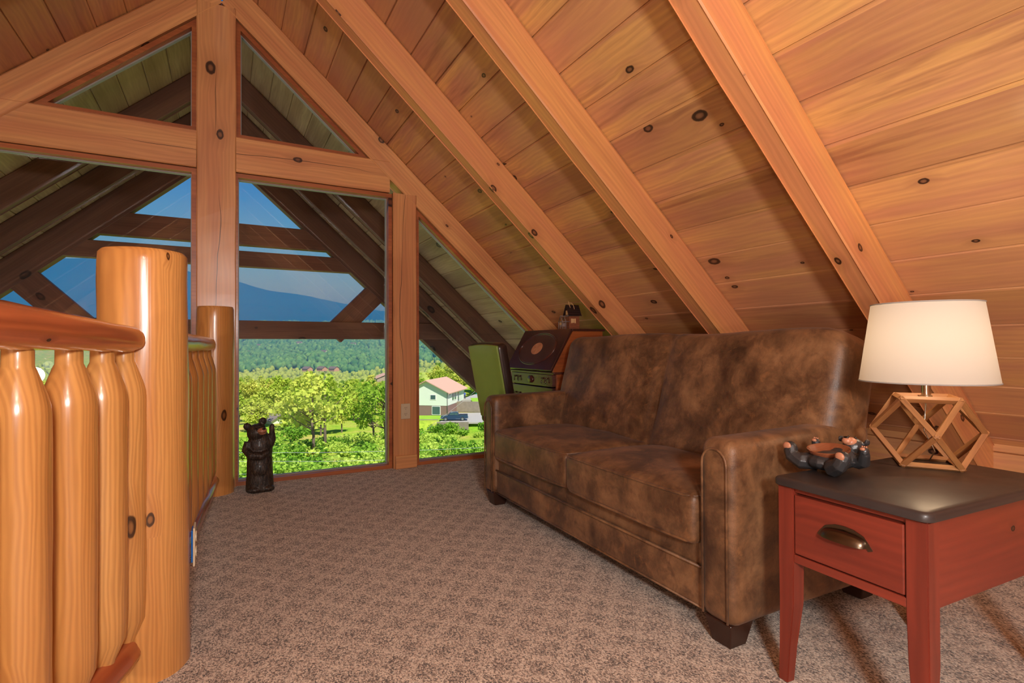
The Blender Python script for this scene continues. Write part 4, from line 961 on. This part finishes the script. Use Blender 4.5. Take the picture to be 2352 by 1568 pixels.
# paved yard, walls, lawns
def slab(name, pts, z0, z1, mat, **k):
    bm = bmesh.new(); prism(bm, [tuple(W(l, d).xy) for l, d in pts], z0, z1, axis='z'); return tag(obj(name, bm, mat), **k)
slab('driveway', [(-14.6, 104.7), (2, 104.7), (4, 120), (-12.4, 119.5), (-13.2, 113)], -14.3, -13.98, M_conc, label='pale concrete driveway with a pickup truck parked on it', cat='driveway')
slab('retaining_wall', [(-14.8, 104.2), (-8.6, 104.2), (-8.6, 104.68), (-14.8, 104.68)], -16.5, -13.9, M_block, label='stacked block retaining wall under the parked truck', cat='retaining wall')
slab('retaining_wall', [(-24, 108.4), (-15.2, 108.4), (-15.2, 108.9), (-24, 108.9)], -16, -13.95, M_block, label='low retaining wall under the lawn of the pale green house', cat='retaining wall')
slab('retaining_wall', [(-12.8, 121), (1, 118.6), (1, 119.2), (-12.8, 121.6)], -13.97, -11.6, M_block, label='tall grey retaining wall behind the parked truck', cat='retaining wall')
slab('lawn', [(-26, 108.9), (-15.0, 108.9), (-13.9, 114.8), (-26, 114.8)], -14.2, -13.93, M_lawn, label='bright lawn strip in front of the pale green house', cat='lawn')
slab('lawn', [(-9, 121.4), (1, 119.3), (1, 133), (-10.5, 130)], -14.2, -11.7, M_lawn, label='bright upper lawn behind the grey retaining wall', cat='lawn')
slab('patio', [(-12.4, 125.5), (-9.6, 125.2), (-10.4, 130.1), (1, 133.1), (1, 140), (-9.8, 139)], -14.2, -11.6, M_conc, label='pale patio beside the far side of the house', cat='patio')
tk = tag(empty('pickup_truck', W(-11.7, 107.4, -13.98), -CAM_YAW+R(4)), 'dark blue pickup truck parked on the driveway below the house', 'truck')
M_ch = plain('truck_chrome', lin(190, 195, 200), .3, .8)
prof = [(-2.65, .45), (-2.68, .85), (-2.45, 1.02), (-1.35, 1.12), (-.75, 1.72), (.75, 1.75), (.95, 1.2), (2.7, 1.2), (2.72, .5), (2.2, .4), (-2.2, .4)]
bm = bmesh.new(); prism(bm, [(-2.65, .45), (-2.68, .85), (-2.45, 1.02), (-1.35, 1.10), (.95, 1.12), (.95, 1.2), (2.7, 1.2), (2.72, .5), (2.2, .4), (-2.2, .4)], -.95, .95, bev=.03); bdy = obj('body', bm, M_truck, tk)
bm = bmesh.new(); prism(bm, [(-1.35, 1.10), (-.75, 1.70), (.72, 1.75), (.95, 1.12)], -.82, .82, bev=.05); cabn = obj('cab', bm, M_truck, tk)
bm = bmesh.new(); prism(bm, [(-1.05, 1.16), (-.68, 1.58), (-.05, 1.60), (-.05, 1.16)], -.84, .84); prism(bm, [(.02, 1.16), (.02, 1.60), (.62, 1.60), (.78, 1.16)], -.84, .84); obj('side_window', bm, M_winout, cabn)
bm = bmesh.new(); box(bm, 1.0, 2.62, -.85, .85, 1.15, 1.215); obj('bed_cover', bm, M_tyre, tk)
bm = bmesh.new(); box(bm, -2.78, -2.6, -.93, .93, .45, .66, .03); box(bm, 2.66, 2.82, -.93, .93, .5, .66, .03); obj('bumper', bm, M_ch, tk)
for x in (-1.72, 1.65):
    for y in (-.86, .86):
        bm = bmesh.new(); lathe(bm, [(-.13, .30), (-.12, .39), (.12, .39), (.13, .30)], 20, M=Matrix.Translation((x, y, .39)) @ Matrix.Rotation(R(90), 4, 'X')); wl = obj('wheel', bm, M_tyre, tk, auto=40)
        bm = bmesh.new(); lathe(bm, [(-.142, .23), (.142, .23)], 14, M=Matrix.Translation((x, y, .39)) @ Matrix.Rotation(R(90), 4, 'X')); obj('hub', bm, M_ch, wl)
# a person by the far corner of the house
pe = tag(empty('person', W(-11.3, 126.6, -11.6), -CAM_YAW), 'person in a blue top standing by the side door of the pale green house', 'person')
M_jean = plain('jeans', lin(60, 66, 90), .8); M_top = plain('blue_cloth', lin(70, 100, 190), .8); M_skin = plain('skin', lin(206, 156, 128), .6); M_hair = plain('hair', lin(70, 50, 38), .8)
bm = bmesh.new()
for s in (-1, 1):
    tube(bm, [(s*.10, .0, .93), (s*.11, -.02, .50), (s*.12, .02, .08)], [.095, .065, .048], 8); ell(bm, (s*.12, -.06, .05), (.05, .13, .05), 10, 6)
    tube(bm, [(s*.19, 0, 1.42), (s*.25, .02, 1.14), (s*.22, -.14, .94)], [.055, .044, .032], 8); ell(bm, (s*.22, -.17, .90), (.035, .05, .06), 8, 6)
tube(bm, [(0, 0, .88), (0, .01, 1.15), (0, 0, 1.40), (0, 0, 1.50)], [.155, .14, .17, .07], 10, squash=.7); tube(bm, [(0, 0, 1.46), (0, -.01, 1.58)], .055, 8); ell(bm, (0, -.015, 1.66), (.078, .095, .115), 12, 8)
remeshed('body', bm, M_skin, pe, .018, 2)
bm = bmesh.new(); tube(bm, [(0, 0, .86), (0, .01, 1.15), (0, 0, 1.40), (0, 0, 1.50)], [.175, .16, .19, .085], 10, squash=.75)
for s in (-1, 1): tube(bm, [(s*.17, 0, 1.44), (s*.25, .02, 1.16)], [.075, .06], 8)
obj('shirt', bm, M_top, pe, smooth=True)
bm = bmesh.new()
for s in (-1, 1): tube(bm, [(s*.09, .0, .96), (s*.11, -.02, .50), (s*.12, .02, .10)], [.12, .085, .07], 8)
obj('trousers', bm, M_jean, pe, smooth=True)
bm = bmesh.new(); ell(bm, (0, .015, 1.69), (.088, .10, .105), 12, 8); obj('hair', bm, M_hair, pe, smooth=True)
# road and power lines
def line3(name, pts, r_, mat, **k):
    bm = bmesh.new(); tube(bm, pts, r_, 5); return tag(obj(name, bm, mat), **k)
M_wire = plain('wire', lin(170, 175, 175), .5)
for k, (za, zb2) in enumerate(((-2.55, -2.3), (-2.85, -2.62), (-3.3, -3.05), (-3.62, -3.35))):
    P = [W(-16+3.1*i, 18.5+.1*i, za+(zb2-za)*i/7 - .35*math.sin(math.pi*i/7)) for i in range(8)]
    line3('power_line', P, .006, M_wire, label='thin power line crossing low behind the glass', cat='power line', group='power lines across the valley')
line3('power_line', [W(-16, 92, -14.3), W(-9.4, 100, -9.5), W(-3, 108, -4.5)], .018, M_wire, label='thin wire rising past the parked truck', cat='power line')
# haze over the valley
bm = bmesh.new(); box(bm, -16000, 16000, 175, 9000, -200, 430)
hz = obj('haze', bm, None, M=Matrix.Rotation(-CAM_YAW, 4, 'Z')); hz.data.materials.clear()
t = NT('valley_haze'); vs = t.n('VolumeScatter'); t.set(vs.inputs['Color'], (.03, .27, 1.)); vs.inputs['Density'].default_value = 1/2000.; vs.inputs['Anisotropy'].default_value = .0
va = t.n('VolumeAbsorption'); t.set(va.inputs['Color'], (0, 0, 0)); va.inputs['Density'].default_value = 1/3500.; ad = t.n('AddShader'); t.t.links.new(vs.outputs[0], ad.inputs[0]); t.t.links.new(va.outputs[0], ad.inputs[1])
t.t.links.new(ad.outputs[0], t.out.inputs[1]); hz.data.materials.append(t.m); tag(hz, 'blue haze over the far valley', 'haze', kind='stuff')
